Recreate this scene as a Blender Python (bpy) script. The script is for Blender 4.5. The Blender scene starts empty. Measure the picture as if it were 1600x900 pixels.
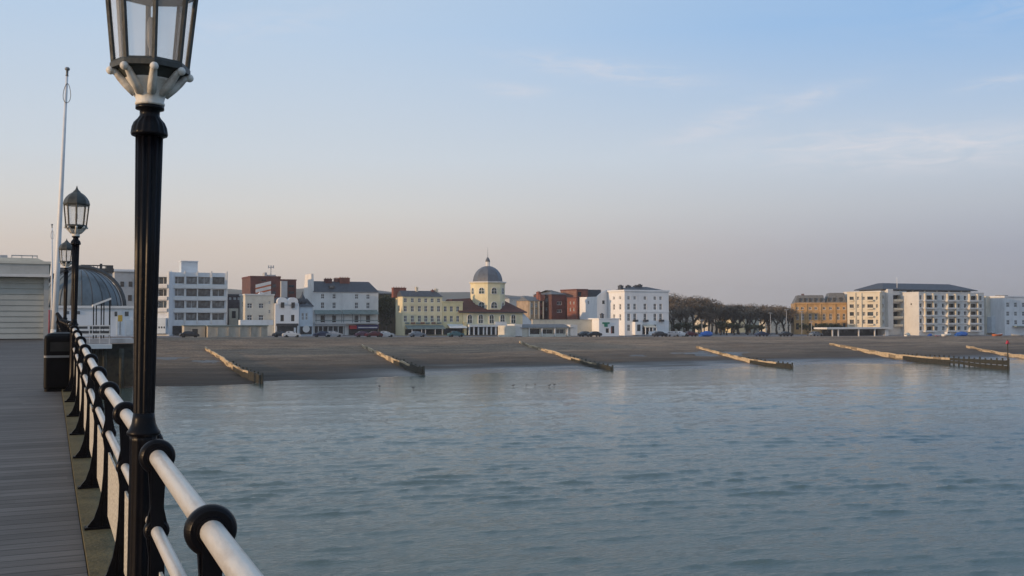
import bpy, math, random
import numpy as np
from mathutils import Vector, Matrix, noise as mnoise
PI = math.pi
R = math.radians
random.seed(7)
scene = bpy.context.scene
COL = scene.collection

# ------------------------------------------------------------------ camera frame
EYE = 9.1
AZ = R(24.5)
PITCH = R(1.68)
F = 1600.0
_r = Vector((math.cos(AZ), -math.sin(AZ), 0))
_fh = Vector((math.sin(AZ), math.cos(AZ), 0))
_fw = _fh * math.cos(PITCH) + Vector((0, 0, math.sin(PITCH)))
_up = -_fh * math.sin(PITCH) + Vector((0, 0, math.cos(PITCH)))

def ray(px, py):
    return _r * ((px - 800) / F) + _up * ((450 - py) / F) + _fw

def at_D(px, py, D):
    d = ray(px, py)
    t = D / d.y
    return Vector((d.x * t, D, EYE + d.z * t))

def at_fn(px, py, fn, d0=60, d1=320):
    """first point of the pixel's ray that lies on the height field fn(x, y)"""
    d = ray(px, py)
    D = d0
    while D < d1:
        p = at_D(px, py, D)
        if p.z <= fn(p.x, p.y):
            return p
        D += 0.25
    return at_D(px, py, d1)

# ------------------------------------------------------------------ ground heights
def lerp_pts(pts, x):
    if x <= pts[0][0]:
        return pts[0][1]
    for (a, b), (c, d) in zip(pts, pts[1:]):
        if x <= c:
            return b + (d - b) * (x - a) / (c - a)
    return pts[-1][1]

DECK = [(-12, -1.76), (0, -1.63), (8, -1.53), (10, -1.48), (13, -1.37), (16, -1.25), (18, -1.18), (21, -1.13), (31, -1.10),
        (38, -0.95), (44, -0.83), (70, -1.1), (103, -1.65), (140, -2.6)]
def deck_z(y):
    return EYE + lerp_pts(DECK, y)

def crest_z(x):
    return 5.25 - 0.0062 * max(-120, min(420, x))

def shore_D(x):
    return lerp_pts([(-60, 139), (0, 141), (22, 142), (26, 143), (28.5, 149.5), (50, 153.5), (75, 155), (100, 153.5), (125, 156), (150, 157),
                     (185, 155), (230, 158), (400, 160)], x) + 1.3 * math.sin(x * .11) + .8 * math.sin(x * .27 + 1) + .5 * math.sin(x * .6)

def nz(x, y, s, k=0.0):
    return math.sin(x * s + 1.7 * k) * math.cos(y * s * 1.3 + k) + 0.5 * math.sin(x * s * 2.3 + y * s * 1.1 + k * 2.1)

def beach_z(x, y):
    ds = shore_D(x)
    zc = crest_z(x)
    if y > 222:
        z = zc - 0.3 * min(1, (y - 222) / 10.0)
    elif y > ds:
        t = (y - ds) / (222 - ds)
        # flat wet sand low down, then a shingle bank with two berms
        z = zc * lerp_pts([(0, 0), (0.16, 0.06), (0.36, 0.25), (0.44, 0.36), (0.70, 0.60), (0.76, 0.70), (1, 1)], t)
    else:
        z = -0.05 * (ds - y)
        z += 0.55 * math.exp(-((y - (ds - 15 + 2.5 * math.sin(x * 0.05))) / 3.2) ** 2) * (1 if x > 30 else 0.6)
        z = max(z, -1.6)
    a = 0.06 if y > ds + 6 else 0.03
    if y < 222:
        z += a * nz(x, y, 0.12, 0.4)
        if y > ds:
            k_ = min(1, (y - ds) / 9)
            z += k_ * (.16 * mnoise.fractal(Vector((x * .10, y * .30, 0)), .9, 2.1, 5) + .05 * math.sin(y * .9 + 2.2 * mnoise.noise(Vector((x * .03, y * .05, 3)))))
    return z

# ------------------------------------------------------------------ materials
MATS = {}
def new_mat(name):
    m = bpy.data.materials.new(name)
    m.use_nodes = True
    nt = m.node_tree
    return m, nt, nt.nodes['Principled BSDF']

def mat(name, col, rough=0.7, var=0.12, scale=1.5, bump=0.0, bscale=20.0, metal=0.0, stretch=(1, 1, 1), spec=0.4, dirt=None, rust=None):
    """procedural paint / stone / wood: base colour broken up by two noises"""
    m, nt, b = new_mat(name)
    N, L = nt.nodes, nt.links
    tc = N.new('ShaderNodeTexCoord')
    mp = N.new('ShaderNodeMapping')
    mp.inputs['Scale'].default_value = stretch
    L.new(tc.outputs['Object'], mp.inputs['Vector'])
    n1 = N.new('ShaderNodeTexNoise')
    n1.inputs['Scale'].default_value = scale
    n1.inputs['Detail'].default_value = 6
    n1.inputs['Roughness'].default_value = 0.65
    L.new(mp.outputs['Vector'], n1.inputs['Vector'])
    cr = N.new('ShaderNodeValToRGB')
    lo = tuple(c * (1 - 2.2 * var) for c in col) if dirt is None else dirt
    hi = tuple(min(1, c * (1 + 1.2 * var)) for c in col)
    cr.color_ramp.elements[0].position = 0.30
    cr.color_ramp.elements[1].position = 0.72
    cr.color_ramp.elements[0].color = (*[max(0, c) for c in lo], 1)
    cr.color_ramp.elements[1].color = (*hi, 1)
    e = cr.color_ramp.elements.new(0.48)
    e.color = (*col, 1)
    L.new(n1.outputs['Fac'], cr.inputs['Fac'])
    if rust:
        n3 = N.new('ShaderNodeTexNoise')
        n3.inputs['Scale'].default_value = rust[0]
        n3.inputs['Detail'].default_value = 8
        n3.inputs['Roughness'].default_value = 0.7
        L.new(tc.outputs['Object'], n3.inputs['Vector'])
        rr = N.new('ShaderNodeMapRange')
        rr.inputs['From Min'].default_value = rust[1]
        rr.inputs['From Max'].default_value = rust[1] + 0.05
        L.new(n3.outputs['Fac'], rr.inputs['Value'])
        mxr = N.new('ShaderNodeMix'); mxr.data_type = 'RGBA'
        mxr.inputs['B'].default_value = (*rust[2], 1)
        L.new(rr.outputs['Result'], mxr.inputs['Factor'])
        L.new(cr.outputs['Color'], mxr.inputs['A'])
        L.new(mxr.outputs['Result'], b.inputs['Base Color'])
    else:
        L.new(cr.outputs['Color'], b.inputs['Base Color'])
    b.inputs['Roughness'].default_value = rough
    b.inputs['Metallic'].default_value = metal
    b.inputs['Specular IOR Level'].default_value = spec
    if bump:
        n2 = N.new('ShaderNodeTexNoise')
        n2.inputs['Scale'].default_value = bscale
        n2.inputs['Detail'].default_value = 4
        L.new(mp.outputs['Vector'], n2.inputs['Vector'])
        bp = N.new('ShaderNodeBump')
        bp.inputs['Strength'].default_value = bump
        bp.inputs['Distance'].default_value = 0.02
        L.new(n2.outputs['Fac'], bp.inputs['Height'])
        L.new(bp.outputs['Normal'], b.inputs['Normal'])
    MATS[name] = m
    return m

def brick_mat(name, c1, c2, mortar, scale=4.0):
    m, nt, b = new_mat(name)
    N, L = nt.nodes, nt.links
    tc = N.new('ShaderNodeTexCoord')
    mp = N.new('ShaderNodeMapping')
    mp.inputs['Rotation'].default_value = (R(90), 0, 0)
    L.new(tc.outputs['Object'], mp.inputs['Vector'])
    bt = N.new('ShaderNodeTexBrick')
    bt.inputs['Scale'].default_value = scale
    bt.inputs['Color1'].default_value = (*c1, 1)
    bt.inputs['Color2'].default_value = (*c2, 1)
    bt.inputs['Mortar'].default_value = (*mortar, 1)
    bt.inputs['Mortar Size'].default_value = 0.012
    L.new(mp.outputs['Vector'], bt.inputs['Vector'])
    n = N.new('ShaderNodeTexNoise')
    n.inputs['Scale'].default_value = 0.6
    n.inputs['Detail'].default_value = 5
    L.new(tc.outputs['Object'], n.inputs['Vector'])
    mr = N.new('ShaderNodeMapRange')
    mr.inputs['From Min'].default_value = 0.3
    mr.inputs['From Max'].default_value = 0.7
    mr.inputs['To Min'].default_value = 0.7
    mr.inputs['To Max'].default_value = 1.15
    L.new(n.outputs['Fac'], mr.inputs['Value'])
    mx = N.new('ShaderNodeVectorMath')
    mx.operation = 'MULTIPLY'
    L.new(bt.outputs['Color'], mx.inputs[0])
    L.new(mr.outputs['Result'], mx.inputs[1])
    L.new(mx.outputs['Vector'], b.inputs['Base Color'])
    b.inputs['Roughness'].default_value = 0.85
    MATS[name] = m
    return m

def glass_mat(name, col, rough=0.08):
    m, nt, b = new_mat(name)
    N, L = nt.nodes, nt.links
    tc = N.new('ShaderNodeTexCoord')
    n = N.new('ShaderNodeTexNoise')
    n.inputs['Scale'].default_value = 0.9
    L.new(tc.outputs['Object'], n.inputs['Vector'])
    cr = N.new('ShaderNodeValToRGB')
    cr.color_ramp.elements[0].position = 0.42
    cr.color_ramp.elements[1].position = 0.6
    cr.color_ramp.elements[0].color = (*[c * 0.45 for c in col], 1)
    cr.color_ramp.elements[1].color = (*col, 1)
    L.new(n.outputs['Fac'], cr.inputs['Fac'])
    L.new(cr.outputs['Color'], b.inputs['Base Color'])
    b.inputs['Roughness'].default_value = rough
    b.inputs['Specular IOR Level'].default_value = 0.5
    MATS[name] = m
    return m

white_blue = mat('white_render', (0.66, 0.69, 0.72), 0.8, 0.10, 0.35, stretch=(1, 1, 0.4))
white_w = mat('white_stucco', (0.66, 0.65, 0.63), 0.8, 0.09, 0.35, stretch=(1, 1, 0.4))
white_hotel = mat('white_painted_stucco', (0.74, 0.75, 0.76), 0.75, 0.06, 0.35, stretch=(1, 1, 0.4))
cream = mat('cream_render', (0.60, 0.55, 0.45), 0.8, 0.10, 0.4)
cream_pale = mat('pale_cream_render', (0.58, 0.56, 0.49), 0.8, 0.10, 0.4)
yellow = mat('pale_yellow_stucco', (0.70, 0.63, 0.42), 0.8, 0.10, 0.4, stretch=(1, 1, 0.5))
yellow2 = mat('yellow_stucco', (0.64, 0.57, 0.34), 0.8, 0.10, 0.4)
pale_blue = mat('pale_blue_render', (0.50, 0.57, 0.63), 0.8, 0.08, 0.5)
grey_wall = mat('grey_render', (0.38, 0.40, 0.42), 0.8, 0.12, 0.4)
beige = mat('beige_concrete', (0.40, 0.37, 0.31), 0.85, 0.18, 0.5, stretch=(1, 1, 0.4))
apt_white = mat('apartment_white', (0.60, 0.60, 0.59), 0.75, 0.06, 0.4)
apt_cream = mat('apartment_cream', (0.66, 0.60, 0.48), 0.75, 0.06, 0.4)
red_brick = brick_mat('red_brick', (0.20, 0.060, 0.042), (0.26, 0.085, 0.055), (0.22, 0.16, 0.13))
dark_brick = brick_mat('dark_red_brick', (0.11, 0.030, 0.028), (0.14, 0.042, 0.036), (0.12, 0.08, 0.07))
ochre_brick = brick_mat('ochre_brick', (0.42, 0.25, 0.10), (0.48, 0.30, 0.13), (0.42, 0.32, 0.20))
tan_brick = brick_mat('tan_brick', (0.38, 0.26, 0.16), (0.42, 0.30, 0.19), (0.36, 0.30, 0.24))
slate = mat('slate', (0.055, 0.062, 0.075), 0.6, 0.25, 2.0, 0.3, 6)
slate_pale = mat('weathered_slate', (0.13, 0.135, 0.14), 0.65, 0.2, 2.0, 0.3, 6)
red_tile = mat('red_brown_tile', (0.085, 0.030, 0.026), 0.8, 0.22, 1.5, 0.4, 5)
lead = mat('dome_lead', (0.10, 0.115, 0.14), 0.5, 0.15, 1.0)
canopy_m = mat('verandah_metal', (0.17, 0.21, 0.20), 0.6, 0.15, 1.0)
awning_w = mat('white_awning', (0.62, 0.64, 0.64), 0.8, 0.08, 1.0)
dark_shop = mat('dark_shopfront', (0.025, 0.026, 0.03), 0.4, 0.4, 0.7)
black_paint = mat('black_gloss_paint', (0.005, 0.005, 0.007), 0.34, 0.3, 6, 0.05, 40, spec=0.13, rust=(9, 0.66, (0.050, 0.024, 0.012)))
dark_metal = mat('dark_lead_metal', (0.045, 0.050, 0.047), 0.5, 0.25, 8, 0.2, 50)
white_paint = mat('white_gloss_paint', (0.50, 0.485, 0.45), 0.32, 0.08, 9, 0.15, 60, dirt=(0.36, 0.33, 0.29), stretch=(1, 0.3, 1), rust=(13, 0.685, (0.13, 0.075, 0.045)))
white_cast = mat('white_cast_iron', (0.62, 0.61, 0.57), 0.5, 0.08, 9, 0.2, 60, dirt=(0.34, 0.29, 0.24), rust=(16, 0.67, (0.16, 0.07, 0.035)))
frame_w = mat('white_frame', (0.68, 0.68, 0.67), 0.6, 0.04, 1)
frame_d = mat('dark_frame', (0.05, 0.05, 0.055), 0.5, 0.1, 1)
red_sign = mat('red_sign', (0.42, 0.025, 0.03), 0.5, 0.15, 1)
purple_sign = mat('purple_sign', (0.035, 0.03, 0.13), 0.5, 0.2, 1)
green_sign = mat('green_sign', (0.02, 0.20, 0.13), 0.5, 0.1, 1)
blue_tarp = mat('blue_tarpaulin', (0.02, 0.10, 0.38), 0.55, 0.25, 1.5, 0.6, 3)
orange_m = mat('orange_paint', (0.45, 0.12, 0.035), 0.5, 0.15, 1.5)
yellow_m = mat('yellow_paint', (0.50, 0.33, 0.05), 0.5, 0.15, 1.5)
white_boat = mat('white_hull', (0.60, 0.60, 0.58), 0.45, 0.1, 1.5)
red_pole = mat('red_paint', (0.40, 0.03, 0.05), 0.5, 0.15, 2)
pole_white = mat('white_pole_paint', (0.62, 0.64, 0.66), 0.45, 0.06, 3)
timber_lit = mat('bleached_timber', (0.50, 0.40, 0.26), 0.85, 0.22, 1.2, 0.6, 5, stretch=(1, 0.25, 2))
timber_grey = mat('grey_weathered_timber', (0.24, 0.19, 0.125), 0.85, 0.3, 1.2, 0.6, 5, stretch=(1, 0.25, 2))
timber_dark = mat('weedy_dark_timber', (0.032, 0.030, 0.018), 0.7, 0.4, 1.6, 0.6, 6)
bark = mat('tree_bark', (0.085, 0.072, 0.058), 0.9, 0.3, 3)
twig = mat('bare_twigs', (0.145, 0.120, 0.092), 0.9, 0.35, 0.5)
twig2 = mat('brown_twigs', (0.160, 0.122, 0.090), 0.9, 0.35, 0.5)
leaf_dark = mat('dark_evergreen', (0.040, 0.050, 0.024), 0.8, 0.4, 0.6)
rubber = mat('tyre_rubber', (0.015, 0.015, 0.015), 0.8, 0.2, 4)
bin_black = mat('black_plastic', (0.004, 0.004, 0.005), 0.45, 0.3, 5, 0.10, 50, spec=0.10)
grey_band = mat('grey_band', (0.16, 0.17, 0.18), 0.4, 0.1, 5)
shutter_m = mat('cream_shutter', (0.40, 0.415, 0.39), 0.6, 0.06, 1.5)
kiosk_wall = mat('kiosk_wall_paint', (0.42, 0.42, 0.40), 0.7, 0.1, 1.0)
dome_grey = mat('pavilion_roof_metal', (0.12, 0.15, 0.17), 0.5, 0.2, 0.6, stretch=(1, 1, 0.3))
dark_edge = mat('dark_roof_edge', (0.05, 0.055, 0.06), 0.6, 0.2, 1)
glass_dark = glass_mat('window_glass_dark', (0.035, 0.042, 0.052))
glass_mid = glass_mat('window_glass_curtain', (0.13, 0.14, 0.15), 0.15)
glass_blue = glass_mat('window_glass_blue', (0.06, 0.095, 0.13), 0.1)
glass_pale = glass_mat('window_glass_blinds', (0.22, 0.235, 0.25), 0.2)
glass_teal = glass_mat('arched_glass', (0.035, 0.085, 0.095), 0.12)

def car_mat(n, c):
    return mat('car_paint_' + n, c, 0.3, 0.04, 1, spec=0.5)

# ------------------------------------------------------------------ mesh builder
class MB:
    def __init__(self):
        self.v, self.f, self.mi, self.sm = [], [], [], []
    def face(self, idx, m=0, smooth=False):
        self.f.append(tuple(idx)); self.mi.append(m); self.sm.append(smooth)
    def poly(self, pts, m=0):
        b = len(self.v)
        self.v += [tuple(p) for p in pts]
        self.face(range(b, b + len(pts)), m)
    def box(self, x0, x1, y0, y1, z0, z1, m=0):
        b = len(self.v)
        self.v += [(x0, y0, z0), (x1, y0, z0), (x1, y1, z0), (x0, y1, z0), (x0, y0, z1), (x1, y0, z1), (x1, y1, z1), (x0, y1, z1)]
        for q in ((0, 3, 2, 1), (4, 5, 6, 7), (0, 1, 5, 4), (1, 2, 6, 5), (2, 3, 7, 6), (3, 0, 4, 7)):
            self.face([b + i for i in q], m)
        return self
    def hexa(self, p8, m=0):
        b = len(self.v)
        self.v += [tuple(p) for p in p8]
        for q in ((0, 3, 2, 1), (4, 5, 6, 7), (0, 1, 5, 4), (1, 2, 6, 5), (2, 3, 7, 6), (3, 0, 4, 7)):
            self.face([b + i for i in q], m)
        return self
    def prism(self, outline, axis, a0, a1, m=0):
        """outline: 2D points; axis 'x': (y,z) extruded along x; 'y': (x,z); 'z': (x,y)"""
        def P(p, a):
            return {'x': (a, p[0], p[1]), 'y': (p[0], a, p[1]), 'z': (p[0], p[1], a)}[axis]
        n = len(outline)
        b = len(self.v)
        self.v += [P(p, a0) for p in outline] + [P(p, a1) for p in outline]
        self.face([b + i for i in range(n)][::-1], m)
        self.face([b + n + i for i in range(n)], m)
        for i in range(n):
            j = (i + 1) % n
            self.face((b + i, b + j, b + n + j, b + n + i), m)
        return self
    def tube(self, pts, rads, n=8, m=0, smooth=True, caps=True):
        pts = [Vector(p) for p in pts]
        if not isinstance(rads, (list, tuple)):
            rads = [rads] * len(pts)
        b = len(self.v)
        prev = None
        for i, p in enumerate(pts):
            d = (pts[min(i + 1, len(pts) - 1)] - pts[max(i - 1, 0)]).normalized()
            if prev is None:
                ref = Vector((0, 0, 1)) if abs(d.z) < 0.9 else Vector((1, 0, 0))
                a = d.cross(ref).normalized()
            else:
                a = (prev - d * prev.dot(d)).normalized()
            prev = a
            c = d.cross(a)
            for k in range(n):
                t = 2 * PI * k / n
                self.v.append(tuple(p + (a * math.cos(t) + c * math.sin(t)) * rads[i]))
        for i in range(len(pts) - 1):
            for k in range(n):
                k2 = (k + 1) % n
                self.face((b + i * n + k, b + i * n + k2, b + (i + 1) * n + k2, b + (i + 1) * n + k), m, smooth)
        if caps:
            self.face([b + k for k in range(n)][::-1], m)
            e = b + (len(pts) - 1) * n
            self.face([e + k for k in range(n)], m)
        return self
    def lathe(self, prof, n=24, m=0, c=(0, 0), smooth=True, flute=0, depth=0.0, phase=0.0, caps=True):
        """prof: (r, z); flute: number of flutes cut into the surface where the third item is truthy"""
        b = len(self.v)
        for pr in prof:
            r, z = pr[0], pr[1]
            fl = len(pr) > 2 and pr[2]
            for k in range(n):
                t = phase + 2 * PI * k / n
                rr = r
                if fl and flute:
                    rr = r * (1 - depth * (0.5 - 0.5 * math.cos(flute * t)))
                self.v.append((c[0] + rr * math.cos(t), c[1] + rr * math.sin(t), z))
        for i in range(len(prof) - 1):
            for k in range(n):
                k2 = (k + 1) % n
                self.face((b + i * n + k, b + i * n + k2, b + (i + 1) * n + k2, b + (i + 1) * n + k), m, smooth)
        if caps:
            self.face([b + k for k in range(n)][::-1], m)
            e = b + (len(prof) - 1) * n
            self.face([e + k for k in range(n)], m)
        return self
    def sphere(self, c, r, m=0, n=10, sc=(1, 1, 1)):
        prof = []
        b = len(self.v)
        k = max(5, n // 2 + 1)
        for i in range(k):
            a = -PI / 2 + PI * i / (k - 1)
            prof.append((max(1e-4, r * math.cos(a)), r * math.sin(a)))
        for (rr, z) in prof:
            for j in range(n):
                t = 2 * PI * j / n
                self.v.append((c[0] + rr * math.cos(t) * sc[0], c[1] + rr * math.sin(t) * sc[1], c[2] + z * sc[2]))
        for i in range(k - 1):
            for j in range(n):
                j2 = (j + 1) % n
                self.face((b + i * n + j, b + i * n + j2, b + (i + 1) * n + j2, b + (i + 1) * n + j), m, True)
        return self
    def mesh(self, name, mats):
        me = bpy.data.meshes.new(name)
        me.from_pydata(self.v, [], self.f)
        for x in (mats if isinstance(mats, (list, tuple)) else [mats]):
            me.materials.append(x)
        me.polygons.foreach_set('material_index', self.mi)
        me.polygons.foreach_set('use_smooth', self.sm)
        me.update()
        return me
    def build(self, name, mats, parent=None, loc=(0, 0, 0)):
        return link(name, self.mesh(name, mats), parent, loc)

def link(name, me, parent=None, loc=(0, 0, 0)):
    o = bpy.data.objects.new(name, me)
    COL.objects.link(o)
    o.location = loc
    if parent is not None:
        o.parent = parent
    return o

def tag(o, label, cat, group=None):
    o['label'] = label; o['category'] = cat
    if group: o['group'] = group
    return o

def thing(name, label, cat, loc=(0, 0, 0), rz=0.0, group=None):
    o = bpy.data.objects.new(name, None)
    COL.objects.link(o)
    o.location = loc
    o.rotation_euler = (0, 0, rz)
    return tag(o, label, cat, group)

def structure(name, me_or_mb, mats=None):
    o = me_or_mb.build(name, mats) if isinstance(me_or_mb, MB) else link(name, me_or_mb)
    o['kind'] = 'structure'
    return o

CHILD = {}
def copy_tree(o, parent=None):
    c = o.copy()
    COL.objects.link(c)
    if parent is not None:
        c.parent = parent
    for ch in list(o.children):
        copy_tree(ch, c)
    return c

# ------------------------------------------------------------------ world, sun, camera
SUN_EL, SUN_AZ = R(7.5), R(-95.5)          # azimuth measured from +Y towards +X: the low sun is off to the west
w = bpy.data.worlds.new("World")
scene.world = w
w.use_nodes = True
nt = w.node_tree
N, L = nt.nodes, nt.links
bg = N['Background']
sky = N.new('ShaderNodeTexSky')
sky.sky_type = 'NISHITA'
sky.sun_disc = False
sky.sun_elevation = SUN_EL
sky.sun_rotation = SUN_AZ
sky.air_density = 1.0
sky.dust_density = 2.0
sky.ozone_density = 2.5
tc = N.new('ShaderNodeTexCoord')
sep = N.new('ShaderNodeSeparateXYZ')
L.new(tc.outputs['Generated'], sep.inputs[0])
def ramp(stops):
    cr = N.new('ShaderNodeValToRGB')
    el = cr.color_ramp.elements
    while len(el) < len(stops):
        el.new(0.5)
    for e, (p, c) in zip(el, stops):
        e.position = p; e.color = (*c, 1)
    L.new(elev.outputs['Result'], cr.inputs['Fac'])
    return cr
elev = N.new('ShaderNodeMapRange')
elev.inputs['From Min'].default_value = 0.0
elev.inputs['From Max'].default_value = 0.6
L.new(sep.outputs['Z'], elev.inputs['Value'])
def S(*c):
    return tuple(((x / 255 + 0.055) / 1.055) ** 2.4 if x > 10 else x / 3294.6 for x in c)
def e(deg):
    return math.sin(R(deg)) / 0.6
west = ramp([(0, S(206, 192, 182)), (e(3.8), S(212, 200, 190)), (e(6), S(211, 209, 206)), (e(8.8), S(202, 210, 218)), (e(15.6), S(181, 202, 225)), (e(34), S(165, 187, 212))])
east = ramp([(0, S(150, 155, 166)), (e(3.5), S(153, 159, 177)), (e(6), S(175, 182, 195)), (e(8.8), S(186, 199, 215)), (e(15.6), S(126, 173, 222)), (e(34), S(140, 170, 210))])
fx = N.new('ShaderNodeMapRange')
fx.interpolation_type = 'SMOOTHSTEP'
fx.inputs['From Min'].default_value = 0.18
fx.inputs['From Max'].default_value = 0.95
L.new(sep.outputs['X'], fx.inputs['Value'])
mix = N.new('ShaderNodeMix'); mix.data_type = 'RGBA'
L.new(fx.outputs['Result'], mix.inputs['Factor'])
L.new(west.outputs['Color'], mix.inputs['A'])
L.new(east.outputs['Color'], mix.inputs['B'])
# thin cirrus: noise on a plane high above, stretched into wisps
inv = N.new('ShaderNodeMath'); inv.operation = 'DIVIDE'; inv.inputs[0].default_value = 1.0
zz = N.new('ShaderNodeMath'); zz.operation = 'MAXIMUM'; zz.inputs[1].default_value = 0.03
L.new(sep.outputs['Z'], zz.inputs[0]); L.new(zz.outputs[0], inv.inputs[1])
pl = N.new('ShaderNodeVectorMath'); pl.operation = 'SCALE'
L.new(tc.outputs['Generated'], pl.inputs[0]); L.new(inv.outputs[0], pl.inputs['Scale'])
mp = N.new('ShaderNodeMapping')
mp.inputs['Rotation'].default_value = (0, 0, R(20))
mp.inputs['Scale'].default_value = (0.45, 1.1, 0.0)
mp.inputs['Location'].default_value = (1.3, 0.35, 0)
L.new(pl.outputs['Vector'], mp.inputs['Vector'])
nn = N.new('ShaderNodeTexNoise')
nn.inputs['Scale'].default_value = 1.0
nn.inputs['Detail'].default_value = 9
nn.inputs['Roughness'].default_value = 0.62
nn.inputs['Distortion'].default_value = 0.6
L.new(mp.outputs['Vector'], nn.inputs['Vector'])
cm = N.new('ShaderNodeMapRange')
cm.interpolation_type = 'SMOOTHSTEP'
cm.inputs['From Min'].default_value = 0.52
cm.inputs['From Max'].default_value = 0.78
cm.inputs['To Max'].default_value = 0.55
L.new(nn.outputs['Fac'], cm.inputs['Value'])
def M(op, a, b=None, c=None):
    n_ = N.new('ShaderNodeMath'); n_.operation = op
    for k_, v_ in enumerate((a, b, c)):
        if v_ is None:
            continue
        if isinstance(v_, (int, float)):
            n_.inputs[k_].default_value = v_
        else:
            L.new(v_, n_.inputs[k_])
    return n_.outputs[0]
az_s = M('ARCTAN2', sep.outputs['X'], sep.outputs['Y'])
el_s = M('ARCSINE', sep.outputs['Z'])
total = None
for (deg_az, deg_el, la, lb, tilt, amp) in ((30.0, 13.6, 5.2, 0.55, -8, 1.0), (36.3, 10.7, 3.4, 0.6, 16, 0.9), (46.0, 8.8, 7.5, 1.0, -2, 1.35), (50.5, 11.9, 2.0, 0.35, 8, 0.8), (24.6, 12.6, 2.2, 0.35, -6, 0.7), (41.0, 11.8, 2.6, 0.4, 14, 0.6), (60, 16, 9, 1.2, 4, 0.9), (10, 15.5, 6, 0.8, 10, 0.35), (-30, 13, 12, 1.2, -5, 0.8), (80, 10, 9, 1.0, 6, 0.8)):
    da = M('SUBTRACT', az_s, R(deg_az)); de = M('SUBTRACT', el_s, R(deg_el))
    ct, st_ = math.cos(R(tilt)), math.sin(R(tilt))
    u_ = M('ADD', M('MULTIPLY', da, ct / R(la)), M('MULTIPLY', de, st_ / R(la)))
    v_ = M('ADD', M('MULTIPLY', da, -st_ / R(lb)), M('MULTIPLY', de, ct / R(lb)))
    g_ = M('MULTIPLY', M('EXPONENT', M('MULTIPLY', M('ADD', M('MULTIPLY', u_, u_), M('MULTIPLY', v_, v_)), -1.0)), amp)
    total = g_ if total is None else M('ADD', total, g_)
cvec = N.new('ShaderNodeCombineXYZ')
L.new(M('MULTIPLY', az_s, 14.0), cvec.inputs[0]); L.new(M('MULTIPLY', el_s, 75.0), cvec.inputs[1])
n3 = N.new('ShaderNodeTexNoise'); n3.inputs['Scale'].default_value = 1.3; n3.inputs['Detail'].default_value = 8
n3.inputs['Roughness'].default_value = 0.6; n3.inputs['Distortion'].default_value = 0.8
L.new(cvec.outputs[0], n3.inputs['Vector'])
wis = N.new('ShaderNodeMapRange'); wis.interpolation_type = 'SMOOTHSTEP'
wis.inputs['From Min'].default_value = 0.30; wis.inputs['From Max'].default_value = 0.72
L.new(n3.outputs['Fac'], wis.inputs['Value'])
wmask = M('MULTIPLY', M('MULTIPLY', total, wis.outputs['Result']), 0.66)
class _O: pass
cmul = _O(); cmul.outputs = [M('MINIMUM', M('ADD', wmask, M('MULTIPLY', cm.outputs['Result'], 0.10)), 0.8)]
mixc = N.new('ShaderNodeMix'); mixc.data_type = 'RGBA'
L.new(cmul.outputs[0], mixc.inputs['Factor'])
L.new(mix.outputs['Result'], mixc.inputs['A'])
mixc.inputs['B'].default_value = (*S(216, 214, 220), 1)
BGS = 0.10
gain = N.new('ShaderNodeVectorMath'); gain.operation = 'SCALE'; gain.inputs['Scale'].default_value = 1.16 / BGS
L.new(mixc.outputs['Result'], gain.inputs[0])
mixs = N.new('ShaderNodeMix'); mixs.data_type = 'RGBA'
mixs.inputs['Factor'].default_value = 0.90
L.new(sky.outputs['Color'], mixs.inputs['A'])
L.new(gain.outputs['Vector'], mixs.inputs['B'])
L.new(mixs.outputs['Result'], bg.inputs['Color'])
bg.inputs['Strength'].default_value = BGS

sun = bpy.data.lights.new('sun', 'SUN')
sun.energy = 3.4
sun.angle = R(0.6)
sun.color = (1.0, 0.66, 0.37)
so = bpy.data.objects.new('sun', sun)
COL.objects.link(so)
sd = Vector((math.sin(SUN_AZ) * math.cos(SUN_EL), math.cos(SUN_AZ) * math.cos(SUN_EL), math.sin(SUN_EL)))
so.rotation_euler = sd.to_track_quat('Z', 'Y').to_euler()
so.location = (-40, 0, 40)

cam = bpy.data.cameras.new('camera')
cam.sensor_width = 36
cam.lens = 36 * F / 1600
cam.clip_start = 0.05
cam.clip_end = 20000
co = bpy.data.objects.new('camera', cam)
COL.objects.link(co)
co.location = (0, 0, EYE)
co.rotation_euler = (PI / 2 + PITCH, 0, -AZ)
scene.camera = co
vs = scene.view_settings
vs.view_transform = 'Standard'
vs.look = 'None'
vs.exposure = 0.0
vs.gamma = 1.0
vs.use_curve_mapping = False
scene.cycles.filter_width = 1.5
scene.cycles.max_bounces = 6
scene.cycles.sample_clamp_direct = 6.0
scene.cycles.sample_clamp_indirect = 3.0

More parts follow.
